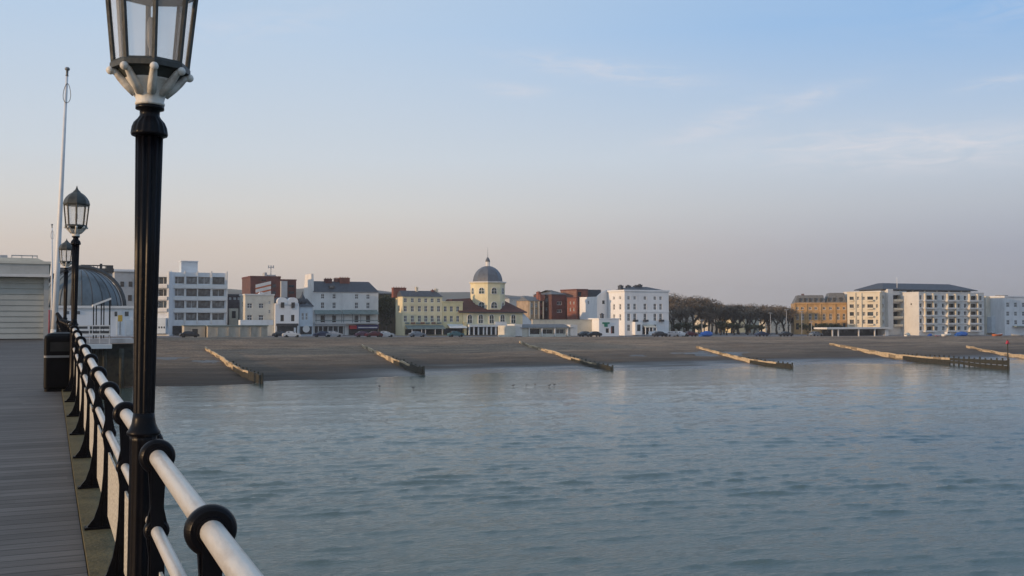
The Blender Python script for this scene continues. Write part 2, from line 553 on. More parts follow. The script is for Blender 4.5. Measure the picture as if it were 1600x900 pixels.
# ------------------------------------------------------------------ sea
def make_sea():
    xs = np.concatenate([np.array([-3000, -1500, -700, -300, -150, -80, -50]), np.arange(-34, 250, 0.20), np.array([255, 265, 280, 320, 400, 600, 1200, 3000])])
    ys = [-3000, -1200, -400, -100, -30, 0, 12, 20]
    y = 24.0
    while y < 165:
        ys.append(y)
        y += 0.095 + 0.0028 * (y - 24)
    ys += [170, 176]
    ys = np.array(ys)
    X, Y = np.meshgrid(xs, ys)
    rng = np.random.RandomState(3)
    Z = np.zeros_like(X)
    for i in range(130):
        lam = 0.40 * (2.4 / 0.40) ** rng.rand()
        th = R(90 - 10) + rng.randn() * 0.27
        k = 2 * PI / lam
        amp = 0.0025 * lam ** 0.85 * (0.5 + rng.rand())
        ph = k * (X * math.cos(th) + Y * math.sin(th)) + rng.rand() * 2 * PI
        c = np.cos(ph)
        Z += amp * (c + 0.25 * np.cos(2 * ph))
    Z = Z + 0.12 * Z * Z / max(1e-6, float(Z.std()))
    for lam, amp, th in ((6.5, .020, 78), (8.2, .026, 84), (5.3, .014, 70), (10.5, .028, 90), (4.4, .011, 96)):
        k = 2 * PI / lam
        Z += amp * np.cos(k * (X * math.cos(R(th)) + Y * math.sin(R(th))) + lam * 3 + .6 * np.sin(X * .05 + lam))
    # gusty patches: the chop is not even
    g = 0.9 + 0.22 * np.sin(X * 0.045 + 1.1) * np.cos(Y * 0.09 + 0.3) + 0.15 * np.sin(X * 0.11 + Y * 0.23)
    Z *= np.clip(g, 0.25, 1.4)
    Z *= np.clip((150 - Y) / 95, 0.22, 1) * np.clip((Y - 20) / 6, 0, 1) * np.clip((251 - X) / 8, 0, 1) * np.clip((X + 36) / 6, 0, 1)
    nx, ny = len(xs), len(ys)
    verts = np.stack([X.ravel(), Y.ravel(), Z.ravel()], 1)
    i = np.arange((ny - 1) * (nx - 1))
    a = (i // (nx - 1)) * nx + i % (nx - 1)
    q = np.stack([a, a + 1, a + nx + 1, a + nx], 1).astype(np.int32)
    me = bpy.data.meshes.new('sea')
    me.vertices.add(len(verts)); me.vertices.foreach_set('co', verts.ravel().astype(np.float32))
    me.loops.add(q.size); me.loops.foreach_set('vertex_index', q.ravel())
    me.polygons.add(len(q)); me.polygons.foreach_set('loop_start', np.arange(0, q.size, 4, dtype=np.int32))
    me.polygons.foreach_set('use_smooth', np.ones(len(q), dtype=bool))
    me.update(); me.validate()
    m, nt, b = new_mat('sea_water')
    N, L = nt.nodes, nt.links
    tc = N.new('ShaderNodeTexCoord')
    b.inputs['Base Color'].default_value = (0.074, 0.110, 0.098, 1)
    b.inputs['Roughness'].default_value = 0.07
    b.inputs['IOR'].default_value = 1.333
    mp = N.new('ShaderNodeMapping')
    mp.inputs['Rotation'].default_value = (0, 0, R(8))
    mp.inputs['Scale'].default_value = (0.45, 1.0, 1)
    L.new(tc.outputs['Object'], mp.inputs['Vector'])
    n1 = N.new('ShaderNodeTexNoise'); n1.inputs['Scale'].default_value = 4.2; n1.inputs['Detail'].default_value = 6
    n1.inputs['Roughness'].default_value = 0.66
    L.new(mp.outputs['Vector'], n1.inputs['Vector'])
    # calmer close to the shore
    sp = N.new('ShaderNodeSeparateXYZ'); L.new(tc.outputs['Object'], sp.inputs[0])
    mr = N.new('ShaderNodeMapRange')
    mr.inputs['From Min'].default_value = 40; mr.inputs['From Max'].default_value = 115
    mr.inputs['To Min'].default_value = 0.42; mr.inputs['To Max'].default_value = 0.16
    L.new(sp.outputs['Y'], mr.inputs['Value'])
    bp = N.new('ShaderNodeBump'); bp.inputs['Distance'].default_value = 0.16
    L.new(mr.outputs['Result'], bp.inputs['Strength'])
    L.new(n1.outputs['Fac'], bp.inputs['Height'])
    L.new(bp.outputs['Normal'], b.inputs['Normal'])
    me.materials.append(m)
    structure('sea', me)
make_sea()

# ------------------------------------------------------------------ beach, promenade, land, hills
def make_beach():
    xs = [-1500, -600, -250] + [i * 1.0 for i in range(-80, 380)] + [384 + 4 * i for i in range(8)] + [430, 470, 550, 800, 1500, 3000]
    ys = [95, 105] + [110 + i * 0.6 for i in range(0, 198)] + [230, 234]
    v = [(x, y, beach_z(x, y)) for y in ys for x in xs]
    nx = len(xs)
    f = [(j * nx + i, j * nx + i + 1, (j + 1) * nx + i + 1, (j + 1) * nx + i) for j in range(len(ys) - 1) for i in range(nx - 1)]
    me = bpy.data.meshes.new('beach')
    me.from_pydata(v, [], f)
    me.polygons.foreach_set('use_smooth', [True] * len(f))
    m, nt, b = new_mat('shingle_and_sand')
    N, L = nt.nodes, nt.links
    tc = N.new('ShaderNodeTexCoord')
    sp = N.new('ShaderNodeSeparateXYZ'); L.new(tc.outputs['Object'], sp.inputs[0])
    big = N.new('ShaderNodeTexNoise'); big.inputs['Scale'].default_value = 0.09; big.inputs['Detail'].default_value = 6
    mpb = N.new('ShaderNodeMapping'); mpb.inputs['Scale'].default_value = (0.28, 2.2, 1)
    L.new(tc.outputs['Object'], mpb.inputs['Vector']); L.new(mpb.outputs['Vector'], big.inputs['Vector'])
    fine = N.new('ShaderNodeTexNoise'); fine.inputs['Scale'].default_value = 2.2; fine.inputs['Detail'].default_value = 8; fine.inputs['Roughness'].default_value = 0.75
    L.new(tc.outputs['Object'], fine.inputs['Vector'])
    cr = N.new('ShaderNodeValToRGB')
    el = cr.color_ramp.elements
    el[0].position = 0.34; el[0].color = (0.140, 0.099, 0.066, 1)
    el[1].position = 0.66; el[1].color = (0.270, 0.190, 0.124, 1)
    L.new(big.outputs['Fac'], cr.inputs['Fac'])
    fm = N.new('ShaderNodeMapRange'); fm.inputs['From Min'].default_value = 0.3; fm.inputs['From Max'].default_value = 0.7
    fm.inputs['To Min'].default_value = 0.5; fm.inputs['To Max'].default_value = 1.5
    L.new(fine.outputs['Fac'], fm.inputs['Value'])
    mid = N.new('ShaderNodeTexNoise'); mid.inputs['Scale'].default_value = 0.55; mid.inputs['Detail'].default_value = 7; mid.inputs['Roughness'].default_value = 0.72
    mpm = N.new('ShaderNodeMapping'); mpm.inputs['Scale'].default_value = (0.35, 1.5, 1)
    L.new(tc.outputs['Object'], mpm.inputs['Vector']); L.new(mpm.outputs['Vector'], mid.inputs['Vector'])
    mm = N.new('ShaderNodeMapRange'); mm.inputs['From Min'].default_value = 0.3; mm.inputs['From Max'].default_value = 0.7
    mm.inputs['To Min'].default_value = 0.55; mm.inputs['To Max'].default_value = 1.45
    L.new(mid.outputs['Fac'], mm.inputs['Value'])
    fmm = N.new('ShaderNodeMath'); fmm.operation = 'MULTIPLY'
    L.new(fm.outputs['Result'], fmm.inputs[0]); L.new(mm.outputs['Result'], fmm.inputs[1])
    mul = N.new('ShaderNodeVectorMath'); mul.operation = 'SCALE'
    L.new(cr.outputs['Color'], mul.inputs[0]); L.new(fmm.outputs[0], mul.inputs['Scale'])
    # shingle stays dull and dark on the steep bank close to the pier; the flats farther along are glossy
    xg = N.new('ShaderNodeMapRange'); xg.inputs['From Min'].default_value = 30; xg.inputs['From Max'].default_value = 62
    xg.interpolation_type = 'SMOOTHSTEP'; L.new(sp.outputs['X'], xg.inputs['Value'])
    # wetness by height above the water, wobbled by noise
    wob = N.new('ShaderNodeMath'); wob.operation = 'MULTIPLY_ADD'; wob.inputs[1].default_value = 0.9; wob.inputs[2].default_value = -0.45
    L.new(big.outputs['Fac'], wob.inputs[0])
    hz = N.new('ShaderNodeMath'); hz.operation = 'ADD'
    L.new(sp.outputs['Z'], hz.inputs[0]); L.new(wob.outputs[0], hz.inputs[1])
    wet = N.new('ShaderNodeMapRange'); wet.inputs['From Min'].default_value = 0.12; wet.inputs['From Max'].default_value = 0.75
    wet.inputs['To Min'].default_value = 1.0; wet.inputs['To Max'].default_value = 0.0
    L.new(hz.outputs[0], wet.inputs['Value'])
    damp = N.new('ShaderNodeMapRange'); damp.inputs['From Min'].default_value = 0.2; damp.inputs['From Max'].default_value = 2.6
    damp.inputs['To Min'].default_value = 1.0; damp.inputs['To Max'].default_value = 0.0
    L.new(hz.outputs[0], damp.inputs['Value'])
    gl = N.new('ShaderNodeMath'); gl.operation = 'MULTIPLY'; L.new(wet.outputs['Result'], gl.inputs[0]); L.new(xg.outputs['Result'], gl.inputs[1])
    mixw = N.new('ShaderNodeMix'); mixw.data_type = 'RGBA'
    mixw.inputs['B'].default_value = (0.040, 0.030, 0.021, 1)
    L.new(damp.outputs['Result'], mixw.inputs['Factor']); L.new(mul.outputs['Vector'], mixw.inputs['A'])
    L.new(mixw.outputs['Result'], b.inputs['Base Color'])
    rg = N.new('ShaderNodeMapRange'); rg.inputs['To Min'].default_value = 0.9; rg.inputs['To Max'].default_value = 0.2
    L.new(gl.outputs[0], rg.inputs['Value'])
    b.inputs['Specular IOR Level'].default_value = 0.3; L.new(rg.outputs['Result'], b.inputs['Roughness'])
    bp = N.new('ShaderNodeBump'); bp.inputs['Strength'].default_value = 0.8; bp.inputs['Distance'].default_value = 0.10
    L.new(fine.outputs['Fac'], bp.inputs['Height']); L.new(bp.outputs['Normal'], b.inputs['Normal'])
    me.materials.append(m)
    me.update()
    structure('beach', me)
    # promenade behind the crest and the land behind it
    xs2 = [-3000, -600, -250, -120, 0, 120, 240, 420, 800, 1600, 3000]
    mb = MB()
    for x0, x1 in zip(xs2, xs2[1:]):
        z0, z1 = crest_z(x0) - 0.296, crest_z(x1) - 0.296
        mb.poly([(x0, 233.5, z0), (x1, 233.5, z1), (x1, 320, z1), (x0, 320, z0)])
    structure('promenade', mb, mat('promenade_paving', (0.16, 0.15, 0.15), 0.85, 0.15, 0.3))
    mb = MB()
    mb.poly([(-6000, 319, 2.5), (6000, 319, 2.5), (9000, 9000, 6), (-9000, 9000, 6)])
    structure('land', mb, mat('distant_land', (0.07, 0.075, 0.05), 0.9, 0.2, 0.02))
make_beach()

# shallow pools left by the tide on the flats (thin sheets of water lying in the sand)
water_pool, nt_, b_ = new_mat('tide_pool_water')
b_.inputs['Base Color'].default_value = (0.07, 0.06, 0.05, 1)
b_.inputs['Roughness'].default_value = 0.42
b_.inputs['IOR'].default_value = 1.333
def pool(px0, px1, py, dpy):
    mb = MB()
    a = at_fn(px0, py, beach_z); c = at_fn(px1, py, beach_z)
    d0 = at_fn((px0 + px1) / 2, py - dpy, beach_z); d1 = at_fn((px0 + px1) / 2, py + dpy, beach_z)
    cx, cy = (a.x + c.x) / 2, (d0.y + d1.y) / 2
    rx, ry = abs(c.x - a.x) / 2, max(0.8, abs(d0.y - d1.y) / 2)
    n = 40
    ctr = len(mb.v)
    rings = [0.0, 0.35, 0.7, 1.0]
    for r in rings[1:]:
        for k in range(n):
            t = 2 * PI * k / n
            wv = 1 + (0.18 * math.sin(3 * t + px0) + 0.12 * math.sin(5 * t + 2 * px0) + 0.07 * math.sin(9 * t))
            x, y = cx + rx * r * wv * math.cos(t), cy + ry * r * wv * math.sin(t)
            mb.v.append((x, y, beach_z(x, y) + 0.012))
    mb.v.append((cx, cy, beach_z(cx, cy) + 0.012))
    c0 = len(mb.v) - 1
    for k in range(n):
        mb.face((c0, k, (k + 1) % n), 0, True)
        for j in range(2):
            mb.face((j * n + k, j * n + n + k, j * n + n + (k + 1) % n, j * n + (k + 1) % n), 0, True)
    structure('tide_pool', mb, water_pool)
for p in [(240, 292, 560, 2), (302, 345, 565, 2.2), (1062, 1170, 553, 4), (985, 1010, 556, 1.2)]:
    pool(*p)

def make_hills():
    # a long low ridge inland
    prof = [(-1500, 40), (-700, 46), (-200, 50), (150, 55), (350, 62), (520, 66), (650, 58), (800, 58), (950, 52), (1150, 44), (1400, 34), (1700, 26), (2100, 22), (2600, 30), (4500, 36)]
    xs = [-1500 + i * 30 for i in range(170)]
    ts = [0, 0.25, 0.5, 0.75, 1.0, 1.3]
    mb = MB()
    for t in ts:
        for x in xs:
            h = lerp_pts(prof, x)
            k = math.sin(min(1, t) * PI / 2)
            z = 4 + h * k + (4 * nz(x, t * 100, 0.011) + 2.0 * nz(x, t * 300, 0.05, 2)) * k * 0.7
            mb.v.append((x, 1350 + 700 * t, z))
    n = len(xs)
    for j in range(len(ts) - 1):
        for i in range(n - 1):
            mb.face((j * n + i, j * n + i + 1, (j + 1) * n + i + 1, (j + 1) * n + i), 0, True)
    structure('hills', mb, mat('wooded_downs', (0.065, 0.075, 0.055), 0.9, 0.35, 0.012))
make_hills()

# ------------------------------------------------------------------ pier deck and kerb
def plank_mat():
    m, nt, b = new_mat('deck_planks')
    N, L = nt.nodes, nt.links
    tc = N.new('ShaderNodeTexCoord')
    sp = N.new('ShaderNodeSeparateXYZ'); L.new(tc.outputs['Object'], sp.inputs[0])
    dv = N.new('ShaderNodeMath'); dv.operation = 'DIVIDE'; dv.inputs[1].default_value = 0.165
    L.new(sp.outputs['Y'], dv.inputs[0])
    fl = N.new('ShaderNodeMath'); fl.operation = 'FLOOR'; L.new(dv.outputs[0], fl.inputs[0])
    fr = N.new('ShaderNodeMath'); fr.operation = 'FRACT'; L.new(dv.outputs[0], fr.inputs[0])
    wn = N.new('ShaderNodeTexWhiteNoise'); wn.noise_dimensions = '1D'; L.new(fl.outputs[0], wn.inputs['W'])
    # joints along each plank, staggered
    off = N.new('ShaderNodeMath'); off.operation = 'MULTIPLY_ADD'; off.inputs[1].default_value = 3.4
    L.new(wn.outputs['Value'], off.inputs[0]); L.new(sp.outputs['X'], off.inputs[2])
    dx = N.new('ShaderNodeMath'); dx.operation = 'DIVIDE'; dx.inputs[1].default_value = 3.4; L.new(off.outputs[0], dx.inputs[0])
    flx = N.new('ShaderNodeMath'); flx.operation = 'FLOOR'; L.new(dx.outputs[0], flx.inputs[0])
    cmb = N.new('ShaderNodeCombineXYZ'); L.new(flx.outputs[0], cmb.inputs[0]); L.new(fl.outputs[0], cmb.inputs[1])
    wn2 = N.new('ShaderNodeTexWhiteNoise'); wn2.noise_dimensions = '2D'; L.new(cmb.outputs[0], wn2.inputs['Vector'])
    cr = N.new('ShaderNodeValToRGB')
    el = cr.color_ramp.elements
    el[0].color = (0.056, 0.052, 0.049, 1); el[1].color = (0.112, 0.106, 0.102, 1)
    L.new(wn2.outputs['Value'], cr.inputs['Fac'])
    mp = N.new('ShaderNodeMapping'); mp.inputs['Scale'].default_value = (1.2, 26, 1)
    L.new(tc.outputs['Object'], mp.inputs['Vector'])
    gr = N.new('ShaderNodeTexNoise'); gr.inputs['Scale'].default_value = 1.6; gr.inputs['Detail'].default_value = 7; gr.inputs['Roughness'].default_value = 0.7
    L.new(mp.outputs['Vector'], gr.inputs['Vector'])
    gm = N.new('ShaderNodeMapRange'); gm.inputs['From Min'].default_value = 0.3; gm.inputs['From Max'].default_value = 0.7
    gm.inputs['To Min'].default_value = 0.65; gm.inputs['To Max'].default_value = 1.3
    L.new(gr.outputs['Fac'], gm.inputs['Value'])
    st = N.new('ShaderNodeTexNoise'); st.inputs['Scale'].default_value = 0.9; st.inputs['Detail'].default_value = 4
    L.new(tc.outputs['Object'], st.inputs['Vector'])
    sm = N.new('ShaderNodeMapRange'); sm.inputs['From Min'].default_value = 0.3; sm.inputs['From Max'].default_value = 0.7
    sm.inputs['To Min'].default_value = 0.78; sm.inputs['To Max'].default_value = 1.15
    L.new(st.outputs['Fac'], sm.inputs['Value'])
    mu = N.new('ShaderNodeMath'); mu.operation = 'MULTIPLY'; L.new(gm.outputs[0], mu.inputs[0]); L.new(sm.outputs[0], mu.inputs[1])
    # gap between planks
    pp = N.new('ShaderNodeMath'); pp.operation = 'PINGPONG'; pp.inputs[1].default_value = 0.5; L.new(fr.outputs[0], pp.inputs[0])
    gp = N.new('ShaderNodeMapRange'); gp.inputs['From Min'].default_value = 0.015; gp.inputs['From Max'].default_value = 0.05
    gp.inputs['To Min'].default_value = 0.12; L.new(pp.outputs[0], gp.inputs['Value'])
    mu2 = N.new('ShaderNodeMath'); mu2.operation = 'MULTIPLY'; L.new(mu.outputs[0], mu2.inputs[0]); L.new(gp.outputs[0], mu2.inputs[1])
    sc = N.new('ShaderNodeVectorMath'); sc.operation = 'SCALE'
    L.new(cr.outputs['Color'], sc.inputs[0]); L.new(mu2.outputs[0], sc.inputs['Scale'])
    # gull droppings: small pale spots
    vo = N.new('ShaderNodeTexVoronoi'); vo.inputs['Scale'].default_value = 2.6
    L.new(tc.outputs['Object'], vo.inputs['Vector'])
    vm = N.new('ShaderNodeMapRange'); vm.inputs['From Min'].default_value = 0.03; vm.inputs['From Max'].default_value = 0.055
    vm.inputs['To Min'].default_value = 0.8; vm.inputs['To Max'].default_value = 0.0
    L.new(vo.outputs['Distance'], vm.inputs['Value'])
    ms = N.new('ShaderNodeMix'); ms.data_type = 'RGBA'; ms.inputs['B'].default_value = (0.42, 0.41, 0.39, 1)
    L.new(vm.outputs['Result'], ms.inputs['Factor']); L.new(sc.outputs['Vector'], ms.inputs['A'])
    L.new(ms.outputs['Result'], b.inputs['Base Color'])
    b.inputs['Roughness'].default_value = 0.72
    ha = N.new('ShaderNodeMath'); ha.operation = 'MULTIPLY_ADD'; ha.inputs[1].default_value = 0.25
    L.new(gr.outputs['Fac'], ha.inputs[0]); L.new(gp.outputs[0], ha.inputs[2])
    bp = N.new('ShaderNodeBump'); bp.inputs['Strength'].default_value = 0.6; bp.inputs['Distance'].default_value = 0.012
    L.new(ha.outputs[0], bp.inputs['Height']); L.new(bp.outputs['Normal'], b.inputs['Normal'])
    return m

KERB_L = 0.257
RAIL_L = 0.425
def strip(x0, x1, dz0, dz1, ys):
    mb = MB()
    for y0, y1 in zip(ys, ys[1:]):
        z0, z1 = deck_z(y0), deck_z(y1)
        mb.hexa([(x0, y0, z0 + dz0), (x1, y0, z0 + dz0), (x1, y1, z1 + dz0), (x0, y1, z1 + dz0),
                 (x0, y0, z0 + dz1), (x1, y0, z0 + dz1), (x1, y1, z1 + dz1), (x0, y1, z1 + dz1)])
    return mb
ys = [-12, -6, 0, 4, 8, 10, 13, 16, 18, 21, 26, 31, 38, 44, 55, 70, 85, 103, 120, 140]
structure('pier_deck', strip(-7.0, KERB_L - 0.006, -0.25, 0.0, ys), plank_mat())
kerb_m = mat('mossy_kerb_board', (0.085, 0.072, 0.032), 0.85, 0.35, 3.0, 0.5, 30, dirt=(0.030, 0.032, 0.012))
structure('kerb', strip(KERB_L, 0.66, -0.35, 0.035, ys), kerb_m)

# ------------------------------------------------------------------ pier railing (one continuous railing)
S_POST = 1.65
D0 = 2.95
TOP_H, LOW_H = 1.005, 0.705
posts_y = [D0 + S_POST * k for k in range(-2, 31)]
LAMP_K = (1, 9, 17)
lamp_y = [D0 + S_POST * k + 0.12 for k in LAMP_K]
railing = thing('pier_railing', 'black iron pier railing with two white tubular rails along the plank deck', 'railing', (RAIL_L, 0, 0))

def ring_profile(r_in, r_out, half):
    h = [(r_in, -half), (r_in + .010, -half), (r_in + .012, -half * .8), (r_out * 0.82, -half * .8), (r_out * 0.86, -half * 0.72), (r_out * .93, -half * 0.6), (r_out * .985, -half * 0.42), (r_out * 1.02, -half * .18)]
    return h + [(r, -z) for r, z in reversed(h)]
def ring_mesh(r_in, r_out, half, name):
    mb = MB()
    mb.lathe(ring_profile(r_in, r_out, half), 48, caps=False, smooth=False)
    # turn the lathe axis from z to y
    mb.v = [(x, z, y) for x, y, z in mb.v]
    mb.f = [tuple(reversed(f)) for f in mb.f]
    return mb.mesh(name, black_paint)
big_ring = ring_mesh(0.030, 0.070, 0.034, 'ring_collar')
small_ring = ring_mesh(0.022, 0.050, 0.030, 'ring_collar')

def post_mesh():
    mb = MB()
    # side outline in (x, z): a shaft that flares into a curved foot on the deck side
    o = []
    left = [(-0.036, TOP_H - 0.04), (-0.030, 0.88), (-0.026, 0.80), (-0.040, LOW_H + 0.03), (-0.040, LOW_H - 0.03), (-0.030, 0.60), (-0.034, 0.42), (-0.044, 0.30), (-0.062, 0.20), (-0.092, 0.11), (-0.135, 0.055), (-0.150, 0.035)]
    right = [(0.085, 0.035), (0.070, 0.08), (0.052, 0.18), (0.040, 0.30), (0.034, 0.42), (0.030, 0.60), (0.040, LOW_H - 0.03), (0.040, LOW_H + 0.03), (0.026, 0.80), (0.030, 0.88), (0.036, TOP_H - 0.04)]
    o = left + right
    # web, narrower in y, with a thicker spine
    n = len(o)
    mb.prism(o, 'y', -0.016, 0.016)
    sp = [(-0.026, TOP_H - 0.03), (-0.024, 0.55), (-0.030, 0.3), (-0.036, 0.037), (0.036, 0.037), (0.030, 0.3), (0.024, 0.55), (0.026, TOP_H - 0.03)]
    mb.prism(sp, 'y', -0.034, 0.034)
    mb.box(-0.155, 0.09, -0.05, 0.05, 0.0352, 0.052)
    return mb.mesh('post', black_paint)
pm = post_mesh()
for k, y in zip(range(-2, 31), posts_y):
    dz = deck_z(y)
    if k in LAMP_K:
        y -= 0.16
    p = link('post', pm, railing, (0, y, dz))
    link('ring_collar', big_ring, p, (0, 0, TOP_H))
    link('ring_collar', small_ring, p, (0, 0, LOW_H))
    if k in LAMP_K:
        p = link('post', pm, railing, (0, y + 0.46, deck_z(y + 0.46)))
        link('ring_collar', big_ring, p, (0, 0, TOP_H))
        link('ring_collar', small_ring, p, (0, 0, LOW_H))
ry = sorted(set([posts_y[0] - 0.6, posts_y[-1] + 0.3] + [y for y in posts_y] + [y + S_POST / 2 for y in posts_y[:-1]]))
mb = MB(); mb.tube([(0, y, deck_z(y) + TOP_H) for y in ry], 0.0335, 20); mb.build('top_rail', white_paint, railing)
mb = MB(); mb.tube([(0, y, deck_z(y) + LOW_H) for y in ry], 0.0245, 18); mb.build('lower_rail', white_paint, railing)

# speckled white infill panels below the lower rail: a frame of flat bar with expanded mesh
def panel_mat():
    m, nt, b = new_mat('expanded_mesh_panel')
    N, L = nt.nodes, nt.links
    tc = N.new('ShaderNodeTexCoord')
    vo = N.new('ShaderNodeTexVoronoi'); vo.inputs['Scale'].default_value = 55
    L.new(tc.outputs['Object'], vo.inputs['Vector'])
    cr = N.new('ShaderNodeValToRGB')
    cr.color_ramp.elements[0].position = 0.1; cr.color_ramp.elements[0].color = (0.62, 0.60, 0.53, 1)
    cr.color_ramp.elements[1].position = 0.75; cr.color_ramp.elements[1].color = (0.30, 0.28, 0.23, 1)
    L.new(vo.outputs['Distance'], cr.inputs['Fac'])
    L.new(cr.outputs['Color'], b.inputs['Base Color'])
    b.inputs['Roughness'].default_value = 0.6
    bp = N.new('ShaderNodeBump'); bp.inputs['Strength'].default_value = 0.6; bp.inputs['Distance'].default_value = 0.004
    L.new(vo.outputs['Distance'], bp.inputs['Height']); L.new(bp.outputs['Normal'], b.inputs['Normal'])
    return m
pan_m = panel_mat()
for y0, y1 in zip(posts_y[:22], posts_y[1:23]):
    a, c = y0 + 0.08, y1 - 0.34 if any(abs(y1 - (D0 + S_POST * k)) < 0.01 for k in LAMP_K) else y1 - 0.08
    if any(abs(y0 - (D0 + S_POST * k)) < 0.01 for k in LAMP_K):
        a = y0 + 0.40
    za, zc_ = deck_z(a), deck_z(c)
    mb = MB()
    mb.hexa([(-0.006, a, za + 0.13), (0.006, a, za + 0.13), (0.006, c, zc_ + 0.13), (-0.006, c, zc_ + 0.13),
             (-0.006, a, za + 0.58), (0.006, a, za + 0.58), (0.006, c, zc_ + 0.58), (-0.006, c, zc_ + 0.58)])
    mb.build('mesh_panel', pan_m, railing)

# ------------------------------------------------------------------ lamp posts
def pane_mat():
    m, nt, b = new_mat('opal_lantern_glass')
    N, L = nt.nodes, nt.links
    out = N['Material Output']
    N.remove(b)
    tc = N.new('ShaderNodeTexCoord')
    n = N.new('ShaderNodeTexNoise'); n.inputs['Scale'].default_value = 6; n.inputs['Detail'].default_value = 5
    mpp = N.new('ShaderNodeMapping'); mpp.inputs['Scale'].default_value = (3, 3, 0.5)
    L.new(tc.outputs['Object'], mpp.inputs['Vector']); L.new(mpp.outputs['Vector'], n.inputs['Vector'])
    cr = N.new('ShaderNodeValToRGB')
    cr.color_ramp.elements[0].position = 0.3; cr.color_ramp.elements[0].color = (0.86, 0.88, 0.88, 1)
    cr.color_ramp.elements[1].position = 0.7; cr.color_ramp.elements[1].color = (0.95, 0.96, 0.96, 1)
    L.new(n.outputs['Fac'], cr.inputs['Fac'])
    d = N.new('ShaderNodeBsdfDiffuse'); t = N.new('ShaderNodeBsdfTranslucent'); g = N.new('ShaderNodeBsdfGlossy'); tr = N.new('ShaderNodeBsdfTransparent')
    g.inputs['Roughness'].default_value = 0.15
    for x in (d, t):
        L.new(cr.outputs['Color'], x.inputs['Color'])
    m1 = N.new('ShaderNodeMixShader'); m1.inputs[0].default_value = 0.62
    L.new(d.outputs[0], m1.inputs[1]); L.new(t.outputs[0], m1.inputs[2])
    m2 = N.new('ShaderNodeMixShader'); m2.inputs[0].default_value = 0.74
    L.new(m1.outputs[0], m2.inputs[1]); L.new(tr.outputs[0], m2.inputs[2])
    m3 = N.new('ShaderNodeMixShader'); m3.inputs[0].default_value = 0.06
    L.new(m2.outputs[0], m3.inputs[1]); L.new(g.outputs[0], m3.inputs[2])
    L.new(m3.outputs[0], out.inputs['Surface'])
    return m
pane_m = pane_mat()
ZR = 2.675                                        # underside of the lantern ring above the deck
def oct_pt(r, k, z, ph=PI / 8):
    t = ph + k * PI / 4
    return Vector((r * math.cos(t), r * math.sin(t), z))

def make_lamp(label, y, tilt):
    root = thing('lamp_post', label, 'lamp post', (RAIL_L - 0.040, y, deck_z(y)), 0, 'lamp posts along the pier railing')
    root.rotation_euler = (0, tilt, 0)
    return root
LPH = 0.0                                     # lantern set square to its own bracket
root = make_lamp('tall black lamp post whose lantern is cut off by the top of the photo', lamp_y[0], R(0.5))
mb = MB()
mb.lathe([(0.085, 0.036), (0.085, 0.09), (0.066, 0.11), (0.058, 0.16, 1), (0.056, 0.55, 1), (0.056, 1.04, 1), (0.058, 1.07)], 48, flute=12, depth=0.10)
mb.build('pedestal', black_paint, root)
mb = MB()
mb.lathe([(0.050, 1.058), (0.066, 1.064), (0.070, 1.070), (0.070, 1.078), (0.060, 1.092), (0.051, 1.112), (0.047, 1.135), (0.0445, 1.16)], 40)
mb.build('base_collar', black_paint, root)
mb = MB()
mb.lathe([(0.044, 1.11), (0.0445, 1.16, 1), (0.051, 1.8, 1), (0.058, 2.38, 1)], 72, flute=12, depth=0.16)
mb.build('column', black_paint, root)
mb = MB()
mb.lathe([(0.060, 2.362), (0.075, 2.368), (0.078, 2.376), (0.077, 2.386, 1), (0.074, 2.405, 1), (0.066, 2.425, 1), (0.050, 2.443, 1), (0.042, 2.456), (0.042, 2.478), (0.060, 2.484), (0.060, 2.498), (0.050, 2.502)], 64, flute=16, depth=0.08)
mb.build('capital', black_paint, root)
mb = MB()
mb.lathe([(0.056, 2.500), (0.062, 2.504), (0.062, 2.512), (0.058, 2.518), (0.063, 2.540), (0.078, 2.572), (0.100, 2.602), (0.106, 2.612), (0.098, 2.612), (0.07, 2.580)], 32)
for k in range(8):
    t = LPH + k * PI / 4
    c, s_ = math.cos(t), math.sin(t)
    mb.tube([(0.060 * c, 0.060 * s_, 2.552), (0.098 * c, 0.098 * s_, 2.585), (0.124 * c, 0.124 * s_, 2.612), (0.140 * c, 0.140 * s_, 2.632), (0.155 * c, 0.155 * s_, 2.640)], [0.021, 0.019, 0.017, 0.015, 0.014], 8)
    mb.sphere((0.164 * c, 0.164 * s_, 2.640), 0.0185, n=12)
mb.build('bracket', white_cast, root)
lan = MB()
RB, RT, ZB, ZT = 0.153, 0.186, 2.685, 3.010
lan.lathe([(0.10, 2.605), (0.142, 2.650), (0.168, 2.650), (0.168, 2.672), (0.158, 2.685), (0.147, 2.685), (0.10, 2.650)], 8, phase=LPH, smooth=False)
for k in range(8):
    a, b2 = oct_pt(RB, k, ZB, LPH), oct_pt(RT, k, ZT, LPH)
    lan.tube([a - Vector((0, 0, .01)), b2], 0.0125, 6, smooth=False)
lan.lathe([(0.176, 2.995), (0.190, 2.995), (0.203, 3.015), (0.203, 3.030), (0.17, 3.035)], 8, phase=LPH, smooth=False)
lan.build('lantern_frame', dark_metal, root)
for k in range(8):
    pa = [oct_pt(RB - 0.004, k, ZB, LPH), oct_pt(RB - 0.004, k + 1, ZB, LPH), oct_pt(RT - 0.004, k + 1, ZT - .01, LPH), oct_pt(RT - 0.004, k, ZT - .01, LPH)]
    mb = MB(); mb.poly(pa)
    mb.build('glass_pane', pane_m, root)
mb = MB()
mb.lathe([(0.201, 3.032), (0.188, 3.080), (0.160, 3.130), (0.118, 3.175), (0.082, 3.200), (0.062, 3.212), (0.046, 3.235), (0.030, 3.250), (0.016, 3.275), (0.008, 3.305), (0.002, 3.320)], 8, phase=LPH, smooth=False)
mb.build('lantern_roof', dark_metal, root)
mb = MB()
